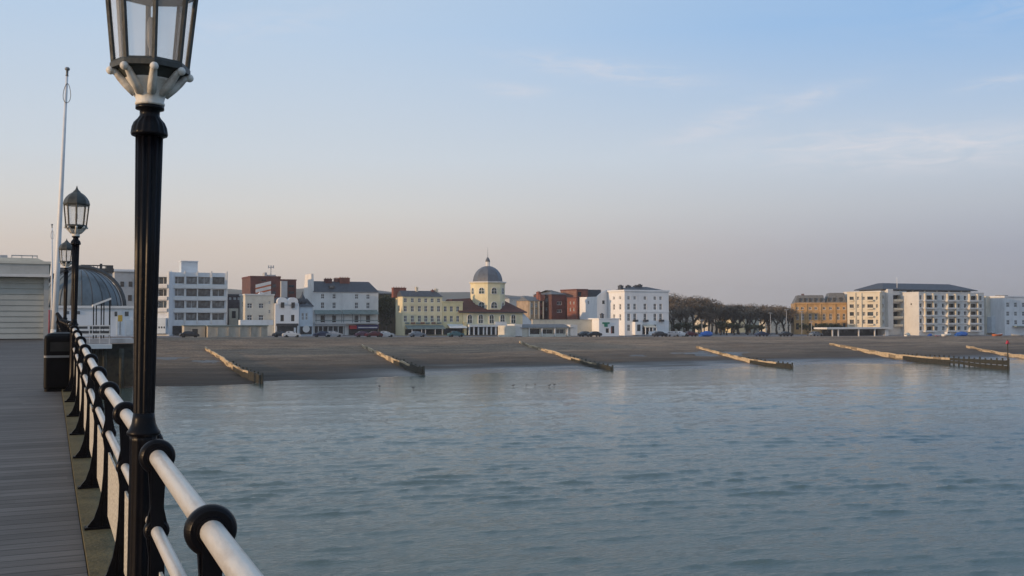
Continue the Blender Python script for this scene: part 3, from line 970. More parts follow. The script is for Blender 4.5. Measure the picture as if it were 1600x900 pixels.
mb.lathe([(0.02, 2.66), (0.022, 2.68), (0.010, 2.71), (0.008, 2.75), (0.016, 2.77), (0.020, 2.80), (0.020, 2.86), (0.012, 2.89)], 14)
mb.build('lamp_bulb_holder', grey_band, root)
LBL = ['slender black lamp post beside the litter bin and the white flagpole', 'small distant lamp post half hidden between the flagpole and a nearer lamp']
for i in (1, 2):
    o = copy_tree(root)
    y = lamp_y[i]
    o.location = (RAIL_L - 0.012 + (0.0 if i == 1 else 0.08), y, deck_z(y))
    o.rotation_euler = (0, R(0.5), 0)
    o['label'] = LBL[i - 1]

# ------------------------------------------------------------------ litter bin
by = 18.25
bx = at_D(96, 560, by).x
binr = thing('litter_bin', 'black domed litter bin with a grey band at the foot of the second lamp', 'litter bin', (bx, by, deck_z(by)))
mb = MB()
def rrect(w, d, r, n=5):
    o = []
    for cx, cy, a0 in ((w - r, d - r, 0), (-w + r, d - r, 90), (-w + r, -d + r, 180), (w - r, -d + r, 270)):
        for i in range(n + 1):
            a = R(a0 + 90 * i / n)
            o.append((cx + r * math.cos(a), cy + r * math.sin(a)))
    return o
def stack(mb, layers, r=0.06, m=0):
    ring = None
    n = 0
    for (w_, d_, z) in layers:
        o = rrect(w_, d_, min(r, w_ * 0.9, d_ * 0.9))
        n = len(o)
        b = len(mb.v)
        mb.v += [(x, y, z) for x, y in o]
        if ring is not None:
            for i in range(n):
                j = (i + 1) % n
                mb.face((ring + i, ring + j, b + j, b + i), m, False)
        else:
            mb.face([b + i for i in range(n)][::-1], m)
        ring = b
    mb.face([ring + i for i in range(n)], m)
stack(mb, [(0.25, 0.25, 0.0), (0.25, 0.25, 0.04), (0.262, 0.262, 0.06), (0.262, 0.262, 0.54)])
mb.build('bin_body', bin_black, binr)
mb = MB(); stack(mb, [(0.266, 0.266, 0.541), (0.266, 0.266, 0.575)]); mb.build('band', grey_band, binr)
mb = MB(); stack(mb, [(0.262, 0.262, 0.576), (0.262, 0.262, 0.84), (0.25, 0.25, 0.885), (0.20, 0.20, 0.925), (0.10, 0.10, 0.945)]); mb.build('bin_hood', bin_black, binr)
mb = MB(); mb.box(-0.17, 0.17, -0.2655, -0.262, 0.64, 0.79); mb.build('opening', rubber, binr)

# ------------------------------------------------------------------ flagpoles
def flagpole(label, px, py_top, py_base, D, lean, red):
    base = at_D(px, py_base, D)
    top = at_D(px, py_top, D)
    H = top.z - deck_z(D)
    g = thing('flagpole', label, 'flagpole', (base.x, D, deck_z(D)))
    g.rotation_euler = (0, lean, 0)
    k = H / 10.4
    mb = MB(); mb.tube([(0, 0, 0), (0, 0, H * .3), (0, 0, H * .6), (0, 0, H * .97)], [0.115, 0.10, 0.078, 0.045], 18); mb.build('pole', pole_white, g)
    mb = MB(); mb.lathe([(0.06, H * .968), (0.045, H * .973), (0.045, H * .988), (0.085, H * .99), (0.095, H * .996), (0.06, H)], 14); mb.build('cap', grey_band, g)
    mb = MB()
    pts = []
    for i in range(15):
        t = i / 14 * 2 * PI
        wx = 0.17 * math.sin(t) * (0.55 + 0.45 * (1 - math.cos(t)) / 2)
        pts.append((0.03 + wx, -0.07, H * 0.93 - 0.28 + 0.38 * math.cos(t)))
    mb.tube(pts, 0.014, 6); mb.build('halyard_loop', grey_band, g)
    mb = MB(); mb.lathe([(0.19, 0.0), (0.19, 0.12), (0.13, 0.16), (0.13, 0.4)], 16); mb.build('pole_base', white_cast, g)
    if red:
        mb = MB(); mb.tube([(-0.24, -0.12, 0.02), (-0.24, -0.12, 2.4)], 0.07, 8); mb.build('red_standpipe', red_pole, g)
    return g
flagpole('tall white flagpole rising behind the litter bin to the left of the lamps', 84, 103, 525, 43.2, R(1.95), False)
flagpole('thin farther white flagpole with a red foot beside the shuttered kiosk', 81, 350, 525, 103, R(-0.6), True)

# ------------------------------------------------------------------ shuttered kiosk at the head of the deck
KD = 44.0
zk = deck_z(KD)
xr = at_D(76, 480, KD).x
kr = thing('pier_kiosk', 'flat roofed grey kiosk with a large closed roller shutter at the end of the deck', 'kiosk', (xr, KD, zk))
def kz(py, px=40):
    return at_D(px, py, KD).z - zk
wz = kz(428); top = kz(412)
sx0, sx1 = -4.4, at_D(68, 480, KD).x - xr
mb = MB()
# front wall round the shutter opening, side and back
mb.box(sx1, 0, 0, 0.3, 0, kz(433)); mb.box(-7, sx0, 0, 0.3, 0, kz(433)); mb.box(-7, 0, 0.001, 0.3, kz(433), top)
mb.box(-0.3, -0.002, 0.3, 14, 0, top - 0.002); mb.box(-7, -6.7, 0.3, 14, 0, top - 0.002)
mb.box(-6.7, -0.3, 13.7, 14, 0, top - 0.004)
mb.build('wall', kiosk_wall, kr)
mb = MB(); mb.box(-7.1, 0.06, -0.06, 14.06, top, top + 0.1)
mb.prism([(-6.9, top + 0.1), (-0.1, top + 0.1), (-0.42, kz(402)), (-6.9, kz(402))], 'y', 0.5, 13)
mb.build('roof', cream_pale, kr)
mb = MB(); mb.box(-7.05, 0.03, -0.35, -0.002, kz(433), kz(430) + 0.03); mb.build('canopy', white_w, kr)
mb = MB()
n = 11; h = (kz(433) - 0.04) / n
for i in range(n):
    z0 = 0.03 + i * h
    mb.hexa([(sx0, 0.12, z0), (sx1, 0.12, z0), (sx1, 0.2, z0), (sx0, 0.2, z0), (sx0, 0.155, z0 + h * 0.93), (sx1, 0.155, z0 + h * .93), (sx1, 0.2, z0 + h * .93), (sx0, 0.2, z0 + h * .93)])
    mb.box(sx0, sx1, 0.16, 0.2, z0 + h * .93, z0 + h)
mb.build('roller_shutter', shutter_m, kr)
mb = MB()
for x in (-0.45, -0.62, -1.0, -1.35):
    mb.box(x, x + 0.03, 0.6, 0.64, kz(402), kz(399) + 0.04)
mb.box(-1.35, -0.42, 0.6, 0.64, kz(399), kz(399) + 0.04)
mb.box(-1.75, -1.5, 0.6, 1.0, kz(402), kz(398)); mb.box(-2.6, -1.9, 0.6, 1.2, kz(402), kz(399.5))
mb.build('roof_plant', grey_wall, kr)

# ------------------------------------------------------------------ pavilion with the grey dome by the shore
PD = 150.0
def P(px, py, D=PD):
    return at_D(px, py, D)
def box_px(mb, x0, x1, yt, yb, D, depth, o, m=0):
    a, b2 = at_D(x0, yb, D), at_D(x1, yt, D)
    mb.box(a.x - o.x, b2.x - o.x, D - o.y, D + depth - o.y, a.z - o.z, b2.z - o.z, m)
o = Vector((P(130, 520).x, PD, 5.0))
pv = thing('seafront_pavilion', 'low white pavilion with a big grey metal dome behind the pier railing', 'pavilion', o)
mb = MB(); box_px(mb, 90, 208, 481, 526, PD, 16, o); mb.build('wall', white_blue, pv)
mb = MB(); box_px(mb, 88, 210, 478, 481.5, PD - .3, 16.6, o); mb.build('cornice', white_w, pv)
c = P(128, 480); ctop = P(128, 418)
Rd = P(195, 480).x - c.x
mb = MB()
prof = [(Rd * math.cos(a * PI / 32), (ctop.z - c.z) * math.sin(a * PI / 32)) for a in range(0, 17)]
prof[-1] = (0.02, prof[-1][1])
mb.lathe(prof, 48, c=(c.x - o.x, Rd + 1.0), flute=24, depth=0)
mb.v = [(x, y, z + (c.z - o.z)) for x, y, z in mb.v]
dome = mb.build('dome_roof', dome_grey, pv)
mb = MB()
for k in range(24):
    t = 2 * PI * k / 24
    mb.tube([(c.x - o.x + (r + .02) * math.cos(t), Rd + 1.0 + (r + .02) * math.sin(t), z + c.z - o.z) for r, z in prof[:-1]], 0.06, 5)
mb.build('seam', dark_edge, dome)
mb = MB()
# arched gable rib across the dome's seaward face
pts = [(c.x - o.x + (Rd + .15) * math.cos(a), Rd * .45, c.z - o.z + (ctop.z - c.z + .2) * math.sin(a)) for a in [PI * i / 20 for i in range(21)]]
mb.tube(pts, 0.28, 6); mb.build('rim', dark_edge, dome)
mb = MB()
for px in (182, 198):
    box_px(mb, px - 3, px + 3, 487, 494, PD - .06, .1, o, 0)
for px in (105, 122):
    box_px(mb, px - 3, px + 3, 486, 491, PD - .06, .1, o, 0)
mb.build('window', glass_blue, pv)
mb = MB(); box_px(mb, 183, 191, 485, 524, PD - .1, .3, o); box_px(mb, 197, 205, 500, 524, PD - .1, .3, o); mb.build('door', pale_blue, pv)
# long flat roof with gear behind the dome
o2 = Vector((P(150, 480, 185).x, 185, 5.0))
fr = thing('flat_roofed_hall', 'grey flat roofed hall with rooftop gear behind the grey dome', 'building', o2)
mb = MB(); box_px(mb, 96, 176, 424, 520, 185, 14, o2); mb.build('wall', grey_wall, fr)
mb = MB(); box_px(mb, 94, 178, 419.5, 424, 184.6, 15, o2); mb.build('roof', dark_edge, fr)
mb = MB()
for px in range(128, 178, 6):
    box_px(mb, px, px + 1, 415, 419.5, 185, .2, o2)
box_px(mb, 126, 177, 414.5, 415.3, 185, .2, o2); box_px(mb, 156, 160, 412, 419.5, 186, 1, o2); box_px(mb, 166, 177, 416, 419.4, 186, 1, o2)
mb.build('roof_rail', dark_edge, fr)
o2 = Vector((P(193, 480, 215).x, 215, 5.0))
gb = thing('grey_block', 'plain pale grey block partly hidden behind the nearest lamp column', 'building', o2)
mb = MB(); box_px(mb, 178, 228, 424, 522, 215, 12, o2); mb.build('wall', grey_wall, gb)
mb = MB(); box_px(mb, 176.5, 229, 421.5, 424, 214.7, 12.5, o2); mb.build('roof', white_blue, gb)
for (a, b2, y0, y1) in ((200, 206, 461, 470), (188, 194, 440, 448), (201, 207, 440, 448)):
    mb = MB(); box_px(mb, a, b2, y0, y1, 214.95, .08, o2); mb.build('window', glass_dark, gb)

# terrace on piles in front of the pavilion, with its railing, canopy and sign
TD = 140.0
o3 = Vector((P(140, 540, TD).x, TD, 0.0))
tr = thing('pier_terrace', 'white edged terrace on dark piles in front of the domed pavilion', 'terrace', o3)
mb = MB(); box_px(mb, 60, 175, 538, 546, TD, 9.5, o3); mb.build('slab', white_w, tr)
mb = MB(); box_px(mb, 60, 209, 529, 537.5, TD + 3.2, 6.2, o3); mb.build('upper_slab', grey_wall, tr)
for px in (150, 163, 190):
    zz_ = P(px, 545, TD + 2).z
    xx = P(px, 545, TD + 2).x - o3.x
    mb = MB(); mb.tube([(xx, 2, beach_z(xx + o3.x, TD + 2) - .6), (xx, 2, zz_ - .02)], 0.32, 10); mb.build('pile', timber_dark, tr)
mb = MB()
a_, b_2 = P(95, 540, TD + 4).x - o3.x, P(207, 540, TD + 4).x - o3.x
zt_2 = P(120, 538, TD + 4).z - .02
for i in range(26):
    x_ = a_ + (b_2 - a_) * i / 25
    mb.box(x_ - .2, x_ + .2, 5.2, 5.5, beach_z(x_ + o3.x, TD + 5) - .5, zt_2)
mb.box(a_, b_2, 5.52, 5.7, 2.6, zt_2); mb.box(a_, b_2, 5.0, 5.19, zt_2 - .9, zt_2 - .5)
mb.build('shadow_screen', timber_dark, tr)  # dark screen added to stand in for the black shadow under the terrace
mb = MB()
zt = P(120, 538, TD).z
for y0, y1 in ((521, 524), (514.5, 516.5), (508, 510)):
    box_px(mb, 96, 172, y0, y1, TD + .15, .1, o3)
for px in (98, 118, 140, 156, 171):
    box_px(mb, px - .6, px + .6, 508, 538, TD + .26, .1, o3)
mb.build('terrace_rail', white_w, tr)
mb = MB(); box_px(mb, 96, 139, 517, 524, TD + 1.2, .3, o3); box_px(mb, 97, 137, 510, 514, TD + 1.2, .5, o3); box_px(mb, 146, 172, 509, 514, TD + 1.2, .5, o3); box_px(mb, 146, 172, 517, 524, TD + 1.2, .3, o3); box_px(mb, 140.5, 144, 508, 521, TD + 1.4, .4, o3); mb.build('dark_bench', dark_edge, tr)
oc = Vector((P(160, 525, TD + 4).x, TD + 4, P(160, 529, TD + 4).z))
cp = thing('canopy_shelter', 'small open shelter with thin black posts and a sloping white roof on the terrace', 'shelter', oc)
a, b2 = P(145, 476, TD + 4) - oc, P(174, 465, TD + 4) - oc
mb = MB(); mb.hexa([(a.x, 0, a.z - .25), (b2.x, 0, b2.z - .25), (b2.x, 2.6, b2.z - .25), (a.x, 2.6, a.z - .25), (a.x, 0, a.z), (b2.x, 0, b2.z), (b2.x, 2.6, b2.z), (a.x, 2.6, a.z)])
mb.build('roof', white_w, cp)
for px, yy in ((146.5, 0.1), (152, 2.4), (158.5, 0.1), (164, 2.4), (172, 0.1), (173, 2.4)):
    q = P(px, 476, TD + 4) - oc
    t_ = (q.x - a.x) / (b2.x - a.x)
    mb = MB(); mb.box(q.x - .07, q.x + .07, yy, yy + .14, 0, a.z - .26 + t_ * (b2.z - a.z)); mb.build('post', black_paint, cp)
q = P(187.5, 523, TD + 5)
ys_ = thing('yellow_sign', 'small yellow notice on a short post by the pavilion doors', 'sign', q)
mb = MB(); mb.box(-.05, .05, 0, .06, 0, 1.9); mb.build('post', dark_edge, ys_)
mb = MB(); mb.box(-.28, .28, -.05, -.002, 1.75, 2.6); mb.build('board', yellow_m, ys_)

# ------------------------------------------------------------------ buildings: a toolkit
WCACHE = {}
def window_mesh(w, h, style):
    key = (round(w * 4), round(h * 4), style)
    if key in WCACHE:
        return WCACHE[key], key[0] / 4, key[1] / 4
    w, h = max(0.25, key[0] / 4), max(0.25, key[1] / 4)
    mb = MB()
    fr = 0.10 if style != 'dark' else 0.07
    mb.box(-w / 2, w / 2, -0.002, 0.0, 0, h, 1)
    f = 0
    for (x0, x1, z0, z1) in ((-w / 2, -w / 2 + fr, 0, h), (w / 2 - fr, w / 2, 0, h), (-w / 2 + fr, w / 2 - fr, 0, fr), (-w / 2 + fr, w / 2 - fr, h - fr, h)):
        mb.box(x0, x1, -0.07, -0.003, z0, z1, f)
    if style == 'sash':
        mb.box(-w / 2 + fr, w / 2 - fr, -0.06, -0.003, h * .5 - .05, h * .5 + .05, f)
        mb.box(-.04, .04, -0.05, -0.003, fr, h * .5 - .05, f); mb.box(-.04, .04, -0.05, -0.003, h * .5 + .05, h - fr, f)
    elif style in ('wide', 'shop', 'dark'):
        n = max(2, int(round(w / 1.3)))
        for i in range(1, n):
            x = -w / 2 + w * i / n
            mb.box(x - .04, x + .04, -0.06, -0.003, fr, h - fr, f)
    WCACHE[key] = mb
    return mb, w, h
WMESH = {}
def add_window(parent, x, z, y, w, h, style='sash', frame=None, glass=None, rz=0.0):
    mb, w2, h2 = window_mesh(w, h, style)
    glass = glass or random.choice([glass_dark, glass_dark, glass_blue, glass_mid])
    frame = frame or (frame_d if style in ('dark', 'shop') else frame_w)
    key = (id(mb), glass.name, frame.name)
    if key not in WMESH:
        WMESH[key] = mb.mesh('window', [frame, glass])
    o = link('window', WMESH[key], parent, (x, y, z))
    o.scale = (w / w2, 1, h / h2)
    o.rotation_euler = (0, 0, rz)
    return o

def facade(mb, O, u, v, W, H, ops, rev, m=0):
    """wall W x H in the plane (O, u, z), outward normal = -v, with openings (x0,x1,z0,z1) cut in and reveals of depth rev"""
    xs = sorted({0.0, W} | {o[0] for o in ops} | {o[1] for o in ops})
    zs = sorted({0.0, H} | {o[2] for o in ops} | {o[3] for o in ops})
    def Q(x, z, d=0.0):
        return (O[0] + u[0] * x + v[0] * d, O[1] + u[1] * x + v[1] * d, O[2] + z)
    for x0, x1 in zip(xs, xs[1:]):
        for z0, z1 in zip(zs, zs[1:]):
            if x1 - x0 < 1e-4 or z1 - z0 < 1e-4:
                continue
            cx, cz = (x0 + x1) / 2, (z0 + z1) / 2
            if any(o[0] < cx < o[1] and o[2] < cz < o[3] for o in ops):
                continue
            mb.poly([Q(x0, z0), Q(x1, z0), Q(x1, z1), Q(x0, z1)], m)
    for (x0, x1, z0, z1) in ops:
        mb.poly([Q(x0, z0), Q(x0, z0, rev), Q(x0, z1, rev), Q(x0, z1)], m)
        mb.poly([Q(x1, z0), Q(x1, z1), Q(x1, z1, rev), Q(x1, z0, rev)], m)
        mb.poly([Q(x0, z0), Q(x1, z0), Q(x1, z0, rev), Q(x0, z0, rev)], m)
        mb.poly([Q(x0, z1), Q(x0, z1, rev), Q(x1, z1, rev), Q(x1, z1)], m)

class Bld:
    def __init__(s, name, label, cat, x0, x1, ytop, D=262, D1=None, depth=10, zb=None):
        D1 = D if D1 is None else D1
        A, B = at_D(x0, 497, D), at_D(x1, 497, D1)
        s.A = Vector((A.x, A.y)); s.Bp = Vector((B.x, B.y))
        s.W = (s.Bp - s.A).length
        s.u = (s.Bp - s.A) / s.W
        s.zb = crest_z(A.x) - 0.30 if zb is None else zb
        s.ref = (x0 + x1) / 2
        s.depth = depth
        s.H = s.z(ytop)
        s.root = thing(name, label, cat, (A.x, A.y, s.zb), math.atan2(s.u.y, s.u.x))
    def x(s, px):
        d = ray(px, 497)
        # intersect the horizontal ray with the facade line
        den = d.x * s.u.y - d.y * s.u.x
        t = (s.A.x * s.u.y - s.A.y * s.u.x) / den
        p = Vector((d.x * t, d.y * t))
        return (p - s.A).dot(s.u)
    def z(s, py, px=None):
        px = s.ref if px is None else px
        d = ray(px, py)
        den = d.x * s.u.y - d.y * s.u.x
        t = (s.A.x * s.u.y - s.A.y * s.u.x) / den
        return EYE + d.z * t - s.zb
    def walls(s, m, wins=(), left=(), rev=0.22, top=True, name='wall'):
        """wins: (xc, wpx, yt, yb, style); left: (d0, d1, yt, yb, style) on the side that faces west"""
        ops = []
        for (xc, wp, yt, yb, *st) in wins:
            x0, x1 = s.x(xc - wp / 2), s.x(xc + wp / 2)
            z1, z0 = s.z(yt), s.z(yb)
            ops.append((x0, x1, z0, z1))
            q = dict(st[1]) if len(st) > 1 else {}
            add_window(s.root, (x0 + x1) / 2, z0, rev - .012, x1 - x0, z1 - z0, st[0] if st else 'sash', **q)
        mb = MB()
        facade(mb, (0, 0, 0), (1, 0), (0, 1), s.W, s.H, ops, rev)
        lops = []
        for (d0, d1, yt, yb, *st) in left:
            z1, z0 = s.z(yt), s.z(yb)
            lops.append((s.depth - d1, s.depth - d0, z0, z1))
            add_window(s.root, rev - .012, z0, (d0 + d1) / 2, d1 - d0, z1 - z0, st[0] if st else 'sash', rz=-PI / 2) if False else None
            o = add_window(s.root, rev - .012, z0, 0, d1 - d0, z1 - z0, st[0] if st else 'sash', rz=-PI / 2)
            o.location = (rev - .012, (d0 + d1) / 2, z0)
        facade(mb, (0, s.depth, 0), (0, -1), (1, 0), s.depth, s.H, lops, rev)
        mb.poly([(s.W, 0, 0), (s.W, s.depth, 0), (s.W, s.depth, s.H), (s.W, 0, s.H)])
        mb.poly([(s.W, s.depth, 0), (0, s.depth, 0), (0, s.depth, s.H), (s.W, s.depth, s.H)])
        if top:
            mb.poly([(0, 0, s.H), (s.W, 0, s.H), (s.W, s.depth, s.H), (0, s.depth, s.H)])
        s.wall = mb.build(name, m, s.root)
        return s
    def parapet(s, m, h=0.5, out=0.18, name='cornice'):
        mb = MB(); mb.box(-out, s.W + out, -out, s.depth + out, s.H + .003, s.H + h); return mb.build(name, m, s.root)
    def roof(s, m, ytop, over=0.25, inset_l=0.0, inset_r=0.0, z0=None, x0=None, x1=None, y0=None, y1=None):
        z0 = s.H + .004 if z0 is None else z0
        z1 = s.z(ytop)
        x0 = -over if x0 is None else x0; x1 = s.W + over if x1 is None else x1
        y0 = -over if y0 is None else y0; y1 = s.depth + over if y1 is None else y1
        ym = (y0 + y1) / 2
        mb = MB()
        v = [(x0, y0, z0), (x1, y0, z0), (x1, y1, z0), (x0, y1, z0), (x0 + inset_l, ym, z1), (x1 - inset_r, ym, z1)]
        mb.v += v
        for f in ((0, 1, 5, 4), (2, 3, 4, 5), (1, 2, 5), (3, 0, 4), (3, 2, 1, 0)):
            mb.face(f)
        return mb.build('roof', m, s.root)
    def boxp(s, name, m, x0, x1, yt, yb, y0, y1, parent=None):
        mb = MB(); mb.box(s.x(x0), s.x(x1), y0, y1, s.z(yb), s.z(yt)); return mb.build(name, m, parent or s.root)
    def wedge(s, name, m, x0, x1, yt, yb, out, th=0.12):
        """a sloping canopy: at the wall z(yt), at distance out in front z(yb)"""
        a, b2, z1, z0 = s.x(x0), s.x(x1), s.z(yt), s.z(yb)
        mb = MB(); mb.hexa([(a, -out, z0 - th), (b2, -out, z0 - th), (b2, -.004, z1 - th), (a, -.004, z1 - th), (a, -out, z0), (b2, -out, z0), (b2, -.004, z1), (a, -.004, z1)])
        return mb.build(name, m, s.root)
    def chimney(s, m, x0, x1, yt, y0, y1, parent, zb=None, pots=2):
        mb = MB(); a, b2, z = s.x(x0), s.x(x1), s.z(yt)
        zb = s.H - .2 if zb is None else zb
        mb.box(a, b2, y0, y1, zb, z - .45); mb.box(a - .08, b2 + .08, y0 - .08, y1 + .08, z - .45, z - .28)
        for i in range(pots):
            cx = a + (b2 - a) * (i + .5) / pots
            mb.lathe([(.14, z - .28), (.11, z)], 8, c=(cx, (y0 + y1) / 2))
        return mb.build('chimney', m, parent)

def grid(cols, w, rows, style='sash', **k):
    return [(c, w, a, b2, style, k) for c in cols for a, b2 in rows]

# ---- 1 white flats
B = Bld('white_flats', 'white modernist block of flats with ribbon windows and a pale blue rooftop box', 'apartment block', 266, 355, 426, 262, depth=14)
rows = [(432.5, 444), (451.5, 463), (470, 481.5), (489, 500.5)]
wins = []
for xc, wp in ((277.7, 20), (299.2, 17), (318.6, 19), (341, 19)):
    wins += [(xc, wp, a, b2, 'wide', dict(frame=random.choice([frame_d, frame_w]), glass=random.choice([glass_pale, glass_mid, glass_blue, glass_mid]))) for a, b2 in rows]
B.walls(white_blue, wins, rev=0.4)
B.boxp('roof_plant', pale_blue, 284, 310, 408.5, 425.8, 2, 7)
B.boxp('roof_plant_cap', white_blue, 283, 311, 407.2, 408.4, 1.8, 7.2)
for a, b2 in ((445.5, 450.5), (464, 469), (482.5, 488)):
    B.boxp('balcony_band', frame_w, 266.8, 354.3, a - .3, b2 + .3, -.5, -.31)
for px in (266.5, 288.5, 308, 330, 354):
    B.boxp('pilaster', white_w, px - 1.0, px + 1.0, 423.5, 505, -.30, -.006)
B.boxp('garage', dark_shop, 268, 287, 509, 522, -.8, -.01)
B = Bld('white_flats_wing', 'white wing with round cornered balconies just right of the nearest lamp column', 'apartment block', 232, 264.5, 424.5, 262, 259.5, depth=14)
wins = [(249, 22, a, b2, 'wide') for a, b2 in rows[:3]]
B.walls(white_blue, wins, rev=1.0)
for a, b2 in ((444.5, 450), (463.5, 468.5), (482, 487)):
    B.boxp('balcony_band', white_w, 233, 262, a, b2, -.6, -.004)
B.boxp('drainpipe', white_w, 262.6, 264.2, 424, 510, -.25, -.004)
B.boxp('ground_floor', pale_blue, 236, 262, 497, 521, -1.2, -.01)
for i in range(4):
    B.boxp('porthole_window', glass_dark, 247 + i * 4, 249 + i * 4, 510, 513, -1.24, -1.202)
# ---- 2 low beach shelter wall
B = Bld('beach_store', 'long low beige flat roofed store at the top of the beach below the white flats', 'store', 325, 418, 510, 236, depth=5)
B.walls(beige, [])
B.parapet(canopy_m, .28, .2, 'roof')
for px in (340, 357, 375, 392, 408):
    B.boxp('buttress', beige, px - .6, px + .6, 510.5, 526, -.15, -.004)
B.boxp('upper_store', white_blue, 378, 430, 500, 508, 2, 4.6)
B = Bld('beach_hut', 'small beige hut with a dark doorway left of the long low store', 'hut', 288, 321, 509.5, 238, depth=4)
B.walls(beige, [(305, 9, 514, 522, 'dark')])
B.parapet(canopy_m, .2, .15, 'roof')
# ---- 3 dark old house between
B = Bld('dark_house', 'dark brown house squeezed between the white flats and the cream house', 'house', 354.5, 380, 462, 272, depth=9)
B.walls(mat('dark_brown_render', (0.07, 0.055, 0.06), .8, .2, .6), grid((359.5, 366.5, 373), 3.6, [(464.5, 468.5)], 'sash', glass=glass_mid) + [(364, 6, 482, 490, 'sash'), (374, 5, 495, 505, 'dark')])
B.parapet(slate, .4, .2, 'roof')
B.boxp('cream_porch', cream, 357, 371, 482, 512, -1.2, -.01)
B.boxp('porch_door', dark_shop, 361, 367, 486, 497, -1.26, -1.204)
# ---- 4 brick office block behind
B = Bld('brick_offices', 'dark red brick office block with white striped panel and rooftop aerials', 'office block', 391, 438, 434, 300, depth=14)
B.walls(dark_brick, [(412, 8, 436.5, 439.5, 'dark'), (428, 6, 444, 449, 'dark'), (428, 6, 455, 460, 'dark')])
B.parapet(dark_brick, .5, .1)
mb = MB()
z_ = B.z
for yt, yb, m_ in ((443, 448, 0), (448.05, 450.5, 1), (450.55, 455.5, 0), (455.55, 458, 1), (458.05, 466, 0)):
    a, b2 = B.x(399), B.x(423)
    mb.hexa([(a, -.12, z_(yb + 2)), (b2, -.12, z_(yb - 4)), (b2, -.004, z_(yb - 4)), (a, -.004, z_(yb + 2)), (a, -.12, z_(yt + 2)), (b2, -.12, z_(yt - 4)), (b2, -.004, z_(yt - 4)), (a, -.004, z_(yt + 2))], m_)
mb.build('striped_panel', [white_w, orange_m], B.root)
mb = MB()
x = B.x(427)
mb.tube([(x, 4, B.H), (x, 4, B.z(414))], .14, 8)
for dx in (-.7, 0, .7):
    mb.box(x + dx - .14, x + dx + .14, 3.7, 4.0, B.z(418), B.z(413.5))
mb.box(x - .8, x + .8, 3.9, 4.1, B.z(417), B.z(416.2))
mb.box(B.x(416), B.x(420), 3, 6, B.H, B.z(425)); mb.box(B.x(421), B.x(434), 3, 6, B.H, B.z(428.5))
mb.build('aerial_mast', grey_wall, B.root)
B = Bld('brick_offices_wing', 'lower dark brick wing with a grey stair tower right of the aerials', 'office block', 438.2, 462.5, 438.5, 300, depth=13)
B.walls(dark_brick, [(455, 9, 445, 449, 'dark'), (455, 9, 455, 459, 'dark')])
B.boxp('stair_tower', grey_wall, 437.5, 447, 439.5, 468, -1.5, -.01)
B.parapet(dark_brick, .4, .1)
# ---- 5 cream house
B = Bld('cream_house', 'cream flat topped house with four plain windows above the low store', 'house', 383, 428, 461.5, 258, depth=8)
B.walls(cream_pale, grid((390, 408), 8, [(474, 481.5), (492, 500.5)], 'sash', glass=glass_mid) + grid((421,), 3, [(470, 475), (484, 490)]), left=[(3, 5, 472, 480)])
B.parapet(white_w, .35, .15)
B.chimney(white_blue, 408, 414, 455.5, 2, 4, B.wall, B.H - .1)
# ---- 6 white twin arched gable house
B = Bld('arched_gable_house', 'white house with two arched dormers over a black shopfront', 'house', 430, 467, 474, 257, depth=9)
B.walls(white_hotel, grid((441, 457.5), 5.4, [(492, 502)], 'dark', glass=glass_dark), left=[(2, 3.5, 480, 488)])
rf = B.roof(slate, 464, .2, 1.5, 1.5, y0=0.4)
mb = MB()
for px in (441, 457.5):
    cx, r, z0 = B.x(px), (B.x(449) - B.x(433)) / 2, B.H - .3
    zc_ = B.z(471)
    pts = [(cx - r, z0), (cx + r, z0)] + [(cx + r * math.cos(a), zc_ + r * .8 * math.sin(a)) for a in [PI * i / 12 for i in range(13)]]
    mb.prism(pts, 'y', -.25, 1.6)
mb.build('arched_dormer', white_hotel, B.root)
for px in (441, 457.5):
    add_window(B.root, B.x(px), B.z(481), -.27, B.x(444) - B.x(438.6), B.z(472.5) - B.z(481), 'dark', glass=glass_dark)
B.boxp('fascia', frame_d, 431.5, 465.5, 505.5, 509, -.5, -.004)
B.boxp('shopfront', dark_shop, 433, 464, 509.1, 523, -.3, -.004)
B.boxp('poster', pale_blue, 459, 462, 512, 521, -.36, -.302)
B.boxp('stall_riser', red_brick, 436, 458, 519, 523, -.4, -.302)
# ---- 7 pale blue house
B = Bld('pale_blue_house', 'narrow pale blue house with a dark pointed roof', 'house', 467.5, 488.5, 479, 258, depth=8)
B.walls(pale_blue, grid((473, 479), 3.6, [(489, 500)], 'sash', glass=glass_dark))
rf = B.roof(slate, 466, .3, 3.2, 3.2)
mb = MB(); x = B.x(475); mb.lathe([(1.1, B.z(476)), (.95, B.z(468)), (.3, B.z(461)), (.12, B.z(458)), (.03, B.z(455))], 8, c=(x, 2)); mb.build('turret', slate, rf)
B.boxp('shopfront', dark_shop, 469, 487, 510, 522, -.2, -.004)
mb = MB(); mb.lathe([(.9, -.06), (.9, .06)], 16); mb.v = [(x_, z_2, y_) for x_, y_, z_2 in mb.v]
mb.build('round_sign', white_w, B.root, (B.x(478), -.35, B.z(514)))
